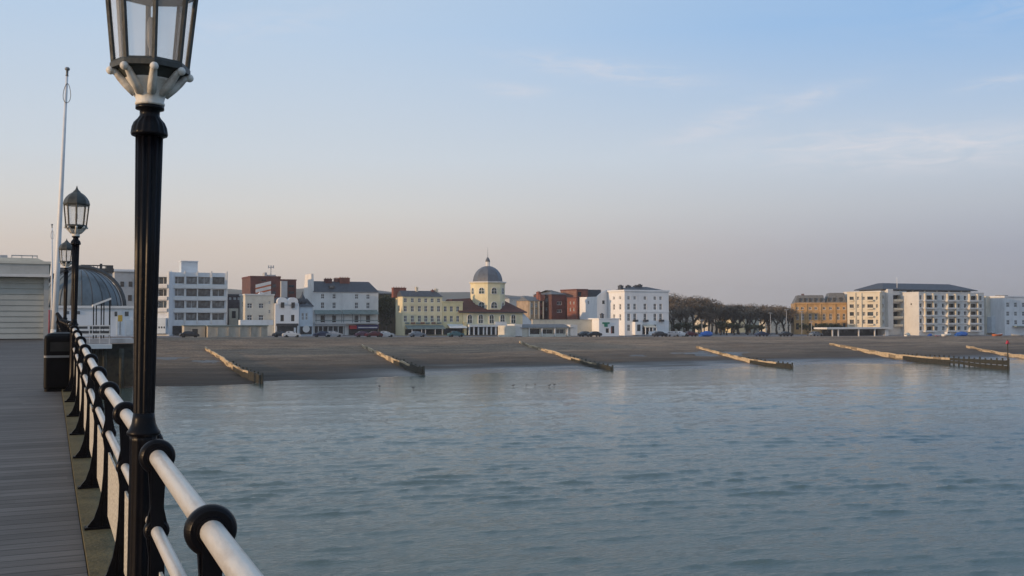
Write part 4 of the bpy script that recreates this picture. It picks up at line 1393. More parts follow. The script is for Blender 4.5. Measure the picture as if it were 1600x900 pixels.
# ---- 8 tall white terrace with slate roof
B = Bld('white_terrace', 'tall white terrace with a long slate roof and green verandah over shops', 'terrace', 490, 591, 456.5, 268, depth=9)
wins = grid((504, 522, 557, 575), 5.4, [(459.5, 467), (472.5, 482)], 'sash') + grid((504, 522), 6, [(493, 503.5)], 'dark') + grid((557, 575), 6, [(493, 503.5)], 'dark')
B.walls(white_w, wins, left=[(3, 4.2, 470, 478)])
rf = B.roof(slate, 439, .25, 0.4, 1.6)
B.chimney(dark_brick, 513, 524, 433.5, 3.6, 5, rf, pots=3)
B.chimney(red_brick, 529, 535, 432.5, 4.2, 5.4, rf, pots=2)
B.chimney(red_brick, 536, 552, 431.5, 3.6, 5.2, rf, pots=4)
B.boxp('skylight', glass_mid, 516, 524, 446.5, 450.5, 1.0, 2.5, rf)
mb = MB(); mb.prism([(0, 0), (B.depth, 0), (B.depth, B.H), (B.depth - 1.6, B.z(428.5)), (0.4, B.z(428.5)), (0, B.z(446))], 'x', -.6, -.004)
mb.build('gable_chimney_wall', white_w, B.root)
B.wedge('verandah_roof', canopy_m, 490.5, 532, 484.5, 490.5, 1.8)
B.wedge('verandah_roof', canopy_m, 533.5, 589, 484, 490.5, 1.8)
for px in (491.5, 505, 518, 531.5, 534.5, 548, 561, 575, 588):
    B.boxp('verandah_post', frame_d, px - .3, px + .3, 490.6, 505, -1.72, -1.6)
B.boxp('balustrade', canopy_m, 490, 589, 500, 501.2, -1.75, -1.66)
B.boxp('balcony_slab', white_w, 490, 589.5, 504, 505.5, -1.8, -.004)
B.boxp('shop_fascia', white_blue, 490.5, 539, 505.6, 509, -.8, -.004)
B.boxp('red_fascia', red_sign, 545, 556, 508.5, 514, -1.0, -.004)
B.boxp('purple_fascia', purple_sign, 556.2, 590, 507.5, 514, -1.0, -.004)
B.boxp('fascia_stripe', white_w, 558, 588, 510.8, 512.6, -1.05, -1.004)
B.boxp('shopfront', dark_shop, 492, 538, 510, 523, -.15, -.004)
B.boxp('shopfront', dark_shop, 545, 590, 514.2, 523, -.3, -.004)
for px in (497, 504, 512, 520, 528, 536):
    B.boxp('shop_pilaster', white_w, px - .6, px + .6, 509.2, 523, -.4, -.2)
# ---- 10 pale yellow house
B = Bld('pale_yellow_house', 'pale yellow three storey terrace with slate roof and pale blue windows', 'terrace', 629, 691, 463.5, 262, depth=6)
cols = (633.5, 644.5, 655.5, 665.5, 675.5, 685.5)
B.walls(yellow, grid(cols, 5, [(466, 472.5)], 'sash', glass=glass_mid) + grid(cols, 5.2, [(478, 487), (493, 503)], 'sash', glass=glass_mid), left=[(2.5, 4, 477, 486)])
rf = B.roof(slate, 454, .2, .3, 1.0)
B.chimney(red_brick, 622.5, 643, 447.5, 4.5, 6, rf, pots=5)
B.chimney(cream, 655, 658, 447, 2.5, 3.5, rf, pots=1)
B.chimney(red_brick, 680, 683, 451, 2.5, 3.5, rf, pots=1)
B.chimney(cream, 685.5, 689.5, 449.5, 2.5, 3.5, rf, pots=2)
B.wedge('awning', canopy_m, 633, 692, 508, 513.5, 2.2)
B.boxp('shopfront', dark_shop, 633, 690, 514, 523, -.2, -.004)
for i, px in enumerate((636, 645, 653, 660, 668, 677, 686)):
    B.boxp('window_box', red_brick if i % 2 else canopy_m, px - 3, px + 3, 503.6, 506, -.4, -.004)
for px in (640, 655, 661, 676, 687):
    B.boxp('shop_post', white_w, px - .4, px + .4, 513.5, 523, -2.1, -2.0)
# ---- 11 lower yellow house
B = Bld('low_yellow_house', 'lower yellow house joined to the domed cinema with a white awning', 'house', 691.3, 723, 472.5, 262, depth=7)
B.walls(yellow2, grid((696, 705.5, 715.5), 5, [(478.5, 487), (493.5, 503)], 'sash', glass=glass_blue))
B.parapet(yellow2, .3, .12)
B.wedge('awning', awning_w, 699, 726, 506.5, 512, 2.0)
B.boxp('shopfront', dark_shop, 693, 722, 513, 523, -.2, -.004)
# ---- 12 domed cinema
B = Bld('domed_cinema', 'yellow cinema with an octagonal tower, grey dome and red brown roof', 'cinema', 723.5, 816.5, 487.5, 262, depth=16)
B.walls(yellow, [])
mb = MB()
zt_ = B.H + .05
X0, X1 = B.x(716), B.x(822)
v = [(X0, -.6, zt_), (X1, -.6, zt_), (X1, 16.5, zt_), (X0, 16.5, zt_), (X0 + 1.2, 7, B.z(467)), (X1 - 6, 7, B.z(463)), (X1 - 6, 12, B.z(463)), (X0 + 1.2, 12, B.z(467))]
mb.v += v
for f in ((0, 1, 5, 4), (1, 2, 6, 5), (2, 3, 7, 6), (3, 0, 4, 7), (4, 5, 6, 7), (3, 2, 1, 0)):
    mb.face(f)
rf = mb.build('roof', red_tile, B.root)
mb = MB(); mb.box(X0, X1, -.72, -.45, B.H - .25, B.H + .045); mb.build('gutter', frame_d, B.root)
cx = B.x(762); cy = 5.0
def oz(py):
    return B.z(py, 762) * 1.0 + 0.0
kk = (262 + cy) / 262.0          # the tower stands a little behind the front wall
def tz(py):
    return EYE + (B.z(py, 762) + B.zb - EYE) * kk - B.zb
Rt = (B.x(787) - B.x(737)) / 2 * kk * 0.99
cx = (B.A.x + B.x(762)) * kk - B.A.x
tw = MB()
ph = PI / 8
tw.lathe([(Rt, tz(487) - .5), (Rt, tz(444)), (Rt * 1.05, tz(443.4)), (Rt * 1.05, tz(441.5)), (Rt * .9, tz(441))], 8, c=(cx, cy), phase=ph, smooth=False)
tower = tw.build('tower', yellow, B.root)
mb = MB()
mb.lathe([(Rt * 1.02, tz(442.5)), (Rt * 1.09, tz(442)), (Rt * 1.09, tz(440.6)), (Rt * .92, tz(440.4))], 8, c=(cx, cy), phase=ph, smooth=False)
mb.build('tower_cornice', white_w, tower)
Rdm = Rt * .86
mb = MB()
dp = [(Rdm * math.cos(a), tz(440.5) + (tz(415.5) - tz(440.5)) * math.sin(a)) for a in [PI / 2 * i / 14 for i in range(14)]] + [(.5, tz(415.5))]
mb.lathe(dp, 8, c=(cx, cy), phase=ph, smooth=False)
dm = mb.build('dome', lead, tower)
mb = MB()
mb.lathe([(.62, tz(416)), (.62, tz(410)), (.7, tz(409.6)), (.7, tz(409))], 8, c=(cx, cy), smooth=False)
mb.build('cupola', white_w, tower)
mb = MB()
mb.lathe([(.72, tz(408.9)), (.6, tz(406)), (.3, tz(403)), (.07, tz(401.5)), (.05, tz(396)), (.02, tz(386))], 8, c=(cx, cy))
mb.build('spire', lead, tower)
def arch_mesh(w, h):
    mb = MB()
    n = 10
    outl = [(-w / 2, 0), (w / 2, 0)] + [(w / 2 * math.cos(PI * i / n), h - w / 2 + w / 2 * math.sin(PI * i / n)) for i in range(n + 1)]
    inn = [(-w / 2 + .12, .12), (w / 2 - .12, .12)] + [((w / 2 - .12) * math.cos(PI * i / n), h - w / 2 + (w / 2 - .12) * math.sin(PI * i / n)) for i in range(n + 1)]
    b = 0
    mb.v += [(x, -.10, z) for x, z in outl] + [(x, -.10, z) for x, z in inn] + [(x, .05, z) for x, z in outl] + [(x, -.03, z) for x, z in inn]
    k = len(outl)
    for i in range(k):
        j = (i + 1) % k
        mb.face((i, j, k + j, k + i), 0); mb.face((i, 2 * k + i, 2 * k + j, j), 0); mb.face((k + i, k + j, 3 * k + j, 3 * k + i), 0)
    mb.face(range(3 * k, 4 * k), 1)
    mb.box(-.04, .04, -.08, -.031, .12, h - .14, 0)
    mb.box(-w / 2 + .12, -.042, -.07, -.031, h * .45, h * .45 + .09, 0); mb.box(.042, w / 2 - .12, -.07, -.031, h * .45, h * .45 + .09, 0)
    return mb.mesh('arched_window', [frame_w, glass_teal])
am = arch_mesh(B.x(755) - B.x(747), B.z(491) - B.z(505.5))
for px in (734, 751, 768, 785, 802):
    link('arched_window', am, B.root, (B.x(px), -.04, B.z(505.5)))
tm1 = arch_mesh(Rt * .36, tz(449.5) - tz(460))
tm2 = arch_mesh(Rt * .42, tz(471.5) - tz(482))
for kf in range(8):
    t = ph + PI / 8 + kf * PI / 4
    if math.sin(t) > 0.3:
        continue
    ap = Rt * math.cos(PI / 8)
    for me_, py in ((tm1, 460), (tm2, 482)):
        o = link('arched_window', me_, tower, (cx + (ap + .03) * math.cos(t), cy + (ap + .03) * math.sin(t), tz(py)))
        o.rotation_euler = (0, 0, t + PI / 2)
B.boxp('canopy', awning_w, 729, 793, 507, 510.5, -2.0, -.004)
B.boxp('entrance', dark_shop, 729, 792, 510.6, 523, -.2, -.004)
for px in (730, 737, 744, 752, 757, 764, 771, 777, 784, 791):
    B.boxp('column', white_blue if px % 2 else pale_blue, px - .8, px + .8, 510.6, 523, -1.8, -1.2)
B.boxp('canopy_sign', white_w, 770, 788, 502.5, 506.9, -1.6, -1.3)
B.boxp('yellow_pier', yellow2, 723, 727, 503, 523, -1.0, -.004)
mb = MB(); a = B.x(816.6); b2 = B.x(831)
mb.hexa([(a, 0, 0), (b2, 0, 0), (b2, 12, 0), (a, 12, 0), (a, 0, B.z(488)), (b2, 0, B.z(503)), (b2, 12, B.z(503)), (a, 12, B.z(488))]); mb.build('lean_to', pale_blue, B.root)
# ---- 13 hillside houses
for i, (px, w_, yt, D, lab) in enumerate(((807, 22, 463.5, 520, 'grey roofed house on the rise just right of the domed tower'), (826, 13, 462, 540, 'pale hillside house with a bluish roof above the tan building'), (600, 16, 455, 640, 'far house roof on the ridge above the dark trees'))):
    B = Bld('hillside_house', lab, 'house', px - w_ / 2, px + w_ / 2, yt + 3.2, D, depth=9, zb=2.4)
    B.walls(grey_wall if i != 1 else pale_blue, grid((px - w_ / 4, px + w_ / 4), 2, [(yt + 5, yt + 7.5)]))
    B.roof(slate_pale, yt, .3, 1, 1)
# ---- 14 brick group
B = Bld('tan_house', 'tan brick house with pale pilasters left of the red brick blocks', 'house', 826, 850, 470, 288, depth=9)
B.walls(tan_brick, grid((831, 838, 845), 3, [(474, 480), (484, 491)], 'sash'))
B.roof(slate_pale, 464, .2, .5, .5)
for px in (828, 835, 842, 848.5):
    B.boxp('pilaster', cream, px - .6, px + .6, 471, 498, -.2, -.004)
B = Bld('red_brick_block', 'red brick block with a dark hipped roof behind the seafront shelter', 'apartment block', 862, 884, 460, 286, depth=13)
B.walls(dark_brick, [(874, 8, 471, 476.5, 'wide', dict(glass=glass_mid)), (874, 8, 483.5, 488.5, 'wide', dict(glass=glass_mid))], left=[(3, 4.5, 466, 472), (8, 9.5, 466, 472), (3, 4.5, 480, 486), (8, 9.5, 480, 486)])
B.roof(slate_pale, 452.5, .3, 3.5, 4)
B.boxp('side_bay', red_brick, 848.5, 855, 460, 500, 2, 4.6)
B.chimney(red_brick, 848, 852, 454.5, 3, 4.6, B.wall, 0, pots=2)
B = Bld('low_red_brick_block', 'lower plain red brick block between the two taller brick blocks', 'apartment block', 886, 900.5, 466, 282, 279, depth=7)
B.walls(red_brick, grid((891, 896.5), 2, [(471, 475.5), (481, 486)], 'sash'))
B.parapet(dark_brick, .35, .1)
B = Bld('tall_red_brick_block', 'tall red brick block with dark upper storey left of the white shed', 'apartment block', 901, 918.5, 453.5, 284, depth=11)
B.walls(red_brick, [(906, 6, 456, 463, 'dark'), (906.5, 6, 469, 474.5, 'wide', dict(glass=glass_mid)), (906.5, 6, 482.5, 487.5, 'wide', dict(glass=glass_mid))])
B.parapet(dark_brick, .4, .12)
B.boxp('dark_bay', dark_brick, 901.5, 912, 464.5, 499, -.3, -.004)
for yt, yb in ((469, 474.5), (482.5, 487.5)):
    B.boxp('bay_window', glass_mid, 904, 910, yt, yb, -.36, -.302)
B.boxp('upper_storey', slate, 919, 944, 452, 468, 2, 9)
B = Bld('white_shed', 'plain white building with a curved end beside the white hotel', 'building', 933, 955, 463.5, 268, depth=11)
B.walls(white_hotel, [(943, 4, 469.5, 475, 'dark')], left=[(5, 6, 470, 475)])
mb = MB()
pts = [(0, B.H), (B.W, B.H), (B.W, B.z(452.5))] + [(B.W * (1 - t), B.z(452.5) - (B.z(452.5) - B.H) * t ** 2.2) for t in [i / 8 for i in range(1, 8)]]
mb.prism([(x_, z_2 + .004) for x_, z_2 in pts], 'y', 0.01, 0.45); mb.build('gable', white_hotel, B.root)
B = Bld('garden_wall', 'long beige garden wall in front of the red brick blocks', 'wall', 832, 925, 500, 250, depth=.6)
B.walls(cream, [])
B.parapet(beige, .15, .08, 'coping')
# ---- 16 seafront shelter (lido front)
B = Bld('seafront_shelter', 'long low cream seafront shelter with a grey roof at the top of the beach', 'shelter', 815, 892, 512, 236, depth=5)
B.walls(cream_pale, [(836, 16, 514, 522, 'shop'), (856, 18, 514.5, 522, 'wide'), (876, 14, 514.5, 522, 'wide')], rev=.8)
B.roof(slate_pale, 506.5, .6, 1.5, 1.5)
B.boxp('end_block', cream_pale, 788, 803, 508.5, 525.5, -1, 4)
B.boxp('end_block', white_w, 803.2, 815, 506.5, 525, -.3, 4.4)
B.boxp('end_block', white_w, 890, 901, 507.5, 524.5, -.4, 4.4)
B.boxp('step', cream_pale, 776, 800, 522.5, 526, -1.6, -1.01)
for px in (826, 846, 866, 886):
    B.boxp('column', white_w, px - .8, px + .8, 512, 525, -.45, -.02)
# ---- 17 small white cafe
B = Bld('white_cafe', 'small white arched cafe with a green sign in front of the hotel', 'cafe', 936, 967, 499, 246, depth=6)
B.walls(white_hotel, [(949, 5, 513, 520, 'dark'), (957.5, 5, 509.5, 521, 'dark', dict(glass=glass_dark))])
B.boxp('green_board', green_sign, 941, 952, 503.5, 506, -.2, -.004)
B.boxp('green_board', green_sign, 944, 949, 506.1, 510.5, -.18, -.004)
B.parapet(white_hotel, .3, .12)
B.boxp('red_door', red_brick, 954.6, 956.2, 511, 521, -.06, -.004)
B.chimney(slate, 946, 949, 489, 2, 3, B.wall, B.H)
# ---- 18 white hotel
B = Bld('white_hotel', 'white four storey stucco hotel with a dark roof and row of chimneys', 'hotel', 976, 1045, 455.5, 258, depth=9.5)
cols = (982.5, 992, 1008, 1023.5, 1032.5)
wins = grid(cols, 4, [(463, 468.5)], 'sash', glass=glass_dark) + grid(cols, 4.2, [(474.5, 484)], 'sash') + grid(cols, 4.4, [(490, 501.5)], 'sash', glass=glass_dark) + grid((982.5, 992, 1023.5), 4.4, [(507, 517)], 'sash', glass=glass_dark)
B.walls(white_hotel, wins, left=[(2, 3.1, 463, 468), (5.6, 6.7, 463, 468), (2, 3.1, 475, 484), (5.6, 6.7, 475, 484), (2, 3.1, 491, 501), (5.6, 6.7, 491, 501)])
B.parapet(white_hotel, .45, .3)
rf = B.roof(slate, 447.5, -1.0, 3.5, 3.5, z0=B.H + .46)
for px in (983, 995, 1007, 1013):
    B.chimney(slate, px - 2.2, px + 2.2, 444.5 if px != 1013 else 442.8, 4, 5.6, rf, B.H + .4, pots=3)
B.boxp('string_course', white_hotel, 975.5, 1045.5, 486.5, 487.6, -.15, -.004)
for px in (992, 1008, 1032.5):
    B.boxp('balconette', frame_d, px - 3.2, px + 3.2, 499.5, 502.6, -.8, -.01)
B.boxp('ground_bay', white_hotel, 988, 999, 503, 523, -1.6, -.004)
B.boxp('bay_window', glass_dark, 991, 996, 507, 517, -1.66, -1.602)
B.wedge('porch_canopy', cream, 1002, 1020, 507, 511, 2.2)
B.boxp('porch', dark_shop, 1003, 1019, 511.6, 522, -.3, -.004)
for px in (1003, 1009, 1014, 1020):
    B.boxp('porch_post', white_hotel, px - .5, px + .5, 511, 523, -2.1, -1.9)
B.boxp('terrace_wall', white_hotel, 1000, 1050, 517.5, 523.5, -5, -4.6)
B.boxp('chimney_stack', white_w, 1036, 1041, 451, 455.4, 3, 4.5)
# ---- houses behind the trees
for (x0, x1, yt, yr, D, wm, rm, lab) in ((1106, 1124, 492, 486, 330, cream, slate_pale, 'pale house with grey roof seen through the bare trees'), (1124, 1143, 491.5, 485.5, 335, tan_brick, orange_m, 'house with an orange tiled roof behind the bare trees'),
                                      (1146, 1164, 495, 490, 325, yellow, slate_pale, 'yellowish villa behind the middle of the tree row'), (1170, 1190, 494, 486, 335, cream, slate_pale, 'cream gabled house behind the right end of the tree row'), (1196, 1240, 499, 496, 322, cream_pale, slate_pale, 'low cream building between the trees and the ochre block')):
    B = Bld('distant_villa', lab, 'house', x0, x1, yt, D, depth=9)
    n_ = 3
    cs = [x0 + (x1 - x0) * (i + .5) / n_ for i in range(n_)]
    B.walls(wm, grid(cs, 2.6, [(yt + 3, yt + 8), (yt + 12, yt + 17)], 'sash'))
    B.roof(rm, yr, .3, 1, 1)
# ---- 21 ochre mansard block
B = Bld('ochre_block', 'long ochre brick block with a grey mansard roof', 'apartment block', 1240.5, 1323, 474, 281, 271, depth=12)
cols = [1246, 1254, 1266, 1275, 1288, 1298, 1310, 1319]
B.walls(ochre_brick, grid(cols, 4.6, [(479.5, 484)], 'wide') + grid(cols, 4.4, [(490, 500)], 'sash') + grid(cols, 4.4, [(505, 515)], 'dark'))
for px in (1242, 1260, 1282, 1304.5):
    B.boxp('pilaster', ochre_brick, px - 1.2, px + 1.2, 474.5, 520, -.3, -.004)
B.boxp('cornice', ochre_brick, 1240.5, 1323, 472.8, 475, -.35, -.303)
def mansard(B, x0, x1, yt, yb, ins=1.4):
    a, b2, z1, z0 = B.x(x0), B.x(x1), B.z(yt), B.z(yb) + .005
    mb = MB(); mb.hexa([(a, 0.1, z0), (b2, 0.1, z0), (b2, 11.8, z0), (a, 11.8, z0), (a + ins, ins, z1), (b2 - ins * .4, ins, z1), (b2 - ins * .4, 10.5, z1), (a + ins, 10.5, z1)])
    return mb.build('mansard_roof', slate_pale, B.root)
r1 = mansard(B, 1241, 1290, 461, 474)
r2 = mansard(B, 1291, 1323, 457.5, 474)
for px in (1250, 1258, 1266, 1274, 1283):
    B.boxp('dormer', dark_edge, px - 1.6, px + 1.6, 465.5, 471.5, .2, 2, r1)
for px in (1296, 1304, 1314):
    B.boxp('dormer', dark_edge, px - 1.8, px + 1.8, 465, 471, .2, 2, r2)
B.chimney(dark_brick, 1255, 1259, 458, 5, 6.2, r1, B.z(463), pots=2)
# ---- 22 large cream apartments
B = Bld('apartment_wing', 'sunlit cream apartment wing with many dark balconies beside the ochre block', 'apartment block', 1324, 1376, 457, 268, 259.5, depth=12)
ar = [(463.5, 468.5), (475.5, 481), (487.5, 493.5), (499.5, 506)]
wins = []
for a, b2 in ar:
    wins += [(1331, 6.5, a, b2, 'dark'), (1341, 3.2, a, b2, 'sash'), (1350, 4.2, a, b2, 'sash'), (1360, 9, a, b2, 'dark'), (1370.5, 3.2, a, b2, 'sash')]
B.walls(apt_cream, wins, rev=.5)
B.parapet(apt_cream, .3, .15)
for a, b2 in ar:
    B.boxp('balcony', apt_cream, 1355, 1365, b2 - .1, b2 + 2.2, -1.0, -.004)
    B.boxp('balcony', apt_cream, 1327.5, 1334.5, b2 - .1, b2 + 2.0, -.6, -.004)
for px in (1336.5, 1346, 1374.5):
    B.boxp('pilaster', apt_cream, px - .9, px + .9, 457.5, 512, -.4, -.004)
B = Bld('apartment_block', 'grey white centre of the big apartments with stacked dark balconies under the slate roof', 'apartment block', 1376.5, 1417, 454.5, 262, 262, depth=18)
ac = [(461, 468), (474, 481.5), (487, 494.5), (499.5, 507)]
wins = []
for a, b2 in ac:
    wins += [(1403.5, 20, a, b2, 'dark', dict(glass=glass_dark)), (1379.5, 3, a + 1, b2 - 1, 'dark')]
B.walls(apt_white, wins, rev=1.6)
for a, b2 in ac:
    B.boxp('balcony', apt_cream, 1393, 1414.5, b2 - .4, b2 + 3.2, -1.2, -.004)
B.boxp('lift_tower', apt_white, 1383, 1391, 452, 515, -1.4, -.004)
mb = MB()
# low oversailing hipped roof over the whole block
xa, xb = B.x(1378), B.x(1526)
za, zb_ = B.z(451.8), B.z(441.5)
xa2, xb2 = xa + 6.0, xb - 7.0
mb.hexa([(xa, -.6, za - .25), (xb, -.6, za - .25), (xb, 13, za - .25), (xa, 13, za - .25), (xa, -.6, za), (xb, -.6, za), (xb, 13, za), (xa, 13, za)])
mb.hexa([(xa, -.6, za + .003), (xb, -.6, za + .003), (xb, 13, za + .003), (xa, 13, za + .003), (xa2, 5.5, zb_), (xb2, 5.5, zb_), (xb2, 8, zb_), (xa2, 8, zb_)])
mb.build('roof', slate, B.root)
mb = MB(); mb.box(xa + 1.5, xb - 1.5, 1.2, 12, B.z(461.5), za - .255); mb.build('penthouse', mat('penthouse_glass_wall', (.16, .15, .16), .3, .3, .6), B.root)
for px in (1385, 1398, 1410, 1430, 1449, 1468, 1487, 1506, 1518):
    mb = MB(); mb.box(B.x(px) - .35, B.x(px) + .35, .9, 1.15, B.z(461.5), za - .258); mb.build('penthouse_pier', apt_cream, B.root)
mb = MB(); mb.tube([(B.x(1404), 0.5, za), (B.x(1404), 0.5, B.z(433))], .12, 8); mb.build('roof_flagpole', pole_white, B.root)
B = Bld('apartment_wing', 'right wing of the big apartments with three stacks of blue white balconies', 'apartment block', 1436, 1537.5, 458, 254, depth=8)
ar = [(462, 468.5), (474.5, 480.5), (486.5, 492), (498, 504.5), (510, 516)]
wins = []
for a, b2 in ar:
    for px, wp, st in ((1439, 3.4, 'sash'), (1451, 12, 'dark'), (1463, 4, 'sash'), (1474, 3.6, 'sash'), (1486, 12, 'dark'), (1498.5, 4, 'sash'), (1508.5, 3.6, 'sash'), (1520.5, 11, 'dark'), (1532.5, 3.8, 'sash')):
        wins.append((px, wp, a, b2, st, dict(glass=random.choice([glass_blue, glass_dark]) if st == 'sash' else glass_dark, frame=frame_d)))
B.walls(apt_white, wins, left=[(3, 3.6, 474, 477)], rev=.7)
B.parapet(apt_white, .3, .12)
for a, b2 in ar:
    for px in (1451, 1486, 1520.5):
        B.boxp('balcony', apt_white, px - 9, px + 9, b2 + .1, b2 + 2.6, -1.1, -.004)
for a, b2 in ar:
    B.boxp('floor_band', apt_white, 1436.2, 1537.3, b2 + .6, b2 + 2.0, -.2, -.004)
for px in (1445, 1457.5, 1480, 1492.3, 1514.3, 1526.8):
    B.boxp('pilaster', apt_cream, px - .9, px + .9, 459, 516, -.55, -.004)
mb = MB(); mb.box(0.4, 1.2, 8.01, 14, 0, B.H); mb.box(-.01, 6, 8.005, 15, 0, B.H - .3); mb.build('return_wall', apt_cream, B.root)
# ---- 23 right hand buildings
B = Bld('pale_rendered_block', 'plain pale block between the big apartments and the white terrace', 'apartment block', 1541, 1569, 464, 262, depth=10)
B.walls(cream_pale, [])
B.boxp('front_annexe', pale_blue, 1542, 1568, 495, 520, -2, -.004)
B.parapet(cream_pale, .25, .1)
B = Bld('white_terrace', 'white seafront terrace with blue windows at the right end of the front', 'terrace', 1570, 1660, 464.5, 256, depth=10)
cols = [1575 + 12.2 * i for i in range(7)]
B.walls(white_blue, grid(cols, 4.4, [(473, 480), (487, 493.5), (500, 507)], 'sash', glass=glass_blue))
B.parapet(white_blue, .4, .3)
B.boxp('verandah', canopy_m, 1582, 1660, 509, 511, -1.6, -.004)
B.boxp('roof_access', slate_pale, 1574, 1583, 461.5, 463.4, 2, 5)
B = Bld('villa', 'white villa beyond the right edge of the seafront row', 'house', 1664, 1740, 470, 256, depth=10)
B.walls(white_w, grid((1675, 1690, 1705, 1720), 5, [(478, 485), (492, 500)], 'sash'))
B.roof(slate, 458, .3, 3, 3)
# ---- 24 flat roofed promenade shelter
B = Bld('promenade_shelter', 'open promenade shelter with a long flat white roof on white posts', 'shelter', 1296, 1386, 515.5, 236, depth=5)
mb = MB(); mb.box(B.x(1290), B.x(1388), -.6, 5.2, B.z(514.2), B.z(511.6)); mb.build('roof', white_w, B.root)
B.boxp('back_wall', dark_shop, 1297, 1384, 514.3, 525, 3.2, 3.5)
B.boxp('end_wall', white_w, 1383, 1388, 514.3, 525, 0, 3.1)
for px in (1300, 1309, 1341, 1366):
    B.boxp('post', white_w, px - .7, px + .7, 514.3, 526, -.3, 0)
for px in (1303, 1313, 1324, 1333, 1349, 1357, 1374):
    B.boxp('window', glass_mid, px - 3, px + 3, 516, 520, 3.1, 3.19)

# ------------------------------------------------------------------ trees
def tree_meshes(seed, leafy, col_m):
    rnd = random.Random(seed)
    tb = MB(); H = 1.0
    tips = []
    def branch(p, d, ln, r, lvl):
        q = p + d * ln
        mid = p + d * ln * .5 + Vector((rnd.uniform(-1, 1), rnd.uniform(-1, 1), 0)) * ln * .06
        tb.tube([p, mid, q], [r, r * .8, r * .62], 5 if lvl else 8, caps=False)
        if lvl >= 4:
            tips.append((q, d)); return
        for i in range(3 if lvl else 4):
            a = rnd.uniform(0, 2 * PI); sp = rnd.uniform(.35, .8)
            ax = d.orthogonal().normalized()
            ax.rotate(Matrix.Rotation(a, 3, d))
            nd = (d + ax * sp + Vector((0, 0, .12))).normalized()
            tips.append((q, nd))
            branch(q, nd, ln * rnd.uniform(.62, .82), r * .6, lvl + 1)
    branch(Vector((0, 0, 0)), Vector((rnd.uniform(-.05, .05), rnd.uniform(-.05, .05), 1)).normalized(), .27, .026, 0)
    cb = MB()
    for (q, d) in tips:
        for i in range(6 if not leafy else 9):
            c = q + Vector((rnd.gauss(0, 1), rnd.gauss(0, 1), rnd.gauss(0, .8))) * .036
            a = Vector((rnd.gauss(0, 1), rnd.gauss(0, 1), rnd.gauss(0, 1) + (.6 if not leafy else 0))).normalized()
            b = a.orthogonal().normalized()
            b.rotate(Matrix.Rotation(rnd.uniform(0, 6.28), 3, a))
            L1, W1 = (.034, .0050) if not leafy else (.020, .013)
            L1 *= rnd.uniform(.6, 1.3)
            cb.poly([c - a * L1 - b * W1, c - a * L1 + b * W1, c + a * L1 + b * W1 * .5, c + a * L1 - b * W1 * .5])
    top = max(v[2] for v in cb.v)
    for m_ in (tb, cb):
        m_.v = [(x / top, y / top, z / top) for x, y, z in m_.v]
    wd = sorted(abs(v[0]) for v in cb.v)[int(len(cb.v) * .97)]
    return tb.mesh('trunk', bark), cb.mesh('crown', col_m), wd
TV = [tree_meshes(11, False, twig), tree_meshes(12, False, twig2), tree_meshes(13, False, twig), tree_meshes(15, True, leaf_dark), tree_meshes(16, True, leaf_dark)]
def tree(px, ytop, wpx, D, v, label, group, name='bare_tree', sink=0):
    p = at_D(px, 522, D)
    zb = crest_z(p.x) - .3 - sink
    h = at_D(px, ytop, D).z - zb
    tm, cm_, wd = TV[v]
    wm = (at_D(px + wpx / 2, 497, D) - at_D(px - wpx / 2, 497, D)).length
    g = thing(name, label, 'tree', (p.x, D, zb), random.uniform(0, 6.28), group)
    s = wm / (2 * wd)
    g.scale = (s, s, h)
    link('trunk', tm, g); link('crown', cm_, g)
    return g
GT = 'bare trees between the white hotel and the ochre block'
LT = 'bare brown tree in the dense row between the white hotel and the ochre block'
trees = [(1052, 457, 26, 290), (1062, 462, 24, 300), (1072, 461, 26, 285), (1084, 461, 30, 282), (1096, 464, 28, 288), (1108, 473, 24, 280), (1119, 475, 24, 290), (1131, 478, 22, 284), (1143, 481, 20, 300), (1154, 475, 26, 282), (1166, 478, 24, 288), (1178, 476, 26, 280), (1190, 482, 18, 290), (1202, 480, 22, 284), (1214, 476, 26, 280), (1224, 481, 20, 290), (1232, 484, 18, 284), (1050, 470, 22, 282), (1068, 478, 20, 278), (1100, 484, 20, 276), (1112, 470, 24, 306), (1126, 474, 26, 310), (1146, 473, 26, 308), (1172, 472, 24, 310), (1200, 475, 26, 306)]
for i, (px, yt, wp, D) in enumerate(trees):
    tree(px, yt, wp * 1.35, D, i % 3, LT, GT)
for px, yt, wp in ((1126, 501, 16), (1136, 504, 16), (1147, 505, 18), (1168, 506, 16), (1076, 503, 16), (1060, 503, 18), (1092, 505, 14), (1262, 506, 14), (1285, 504, 16), (1308, 505, 14), (1185, 507, 16)):
    tree(px, yt, wp * 1.2, 262 if px < 1240 else 250, 3 + (px % 2), 'low dark evergreen bush at the foot of the trees and ochre block', 'evergreen bushes along the promenade', 'evergreen_bush')
for px, yt, wp, D, lab in ((598, 458, 20, 280, 'dark tall evergreen beside the white terrace in the gap before the yellow house'), (610, 459, 20, 283, 'dark tall evergreen touching the pale yellow house'), (604, 470, 24, 275, 'shorter dark evergreen in front of the other two in the gap')):
    tree(px, yt, wp, D, 3, lab, 'dark evergreens in the gap', 'evergreen_tree')
# dark side-street wall behind those evergreens
B = Bld('dark_house', 'dark brown side of a house behind the evergreens in the gap', 'house', 592, 622, 460, 290, depth=6)
B.walls(mat('dark_ivy_wall', (0.045, 0.042, 0.03), .9, .3, .5), [(600, 4, 470, 477, 'dark'), (610, 4, 484, 491, 'dark')])
B.parapet(slate, .3, .1, 'roof')

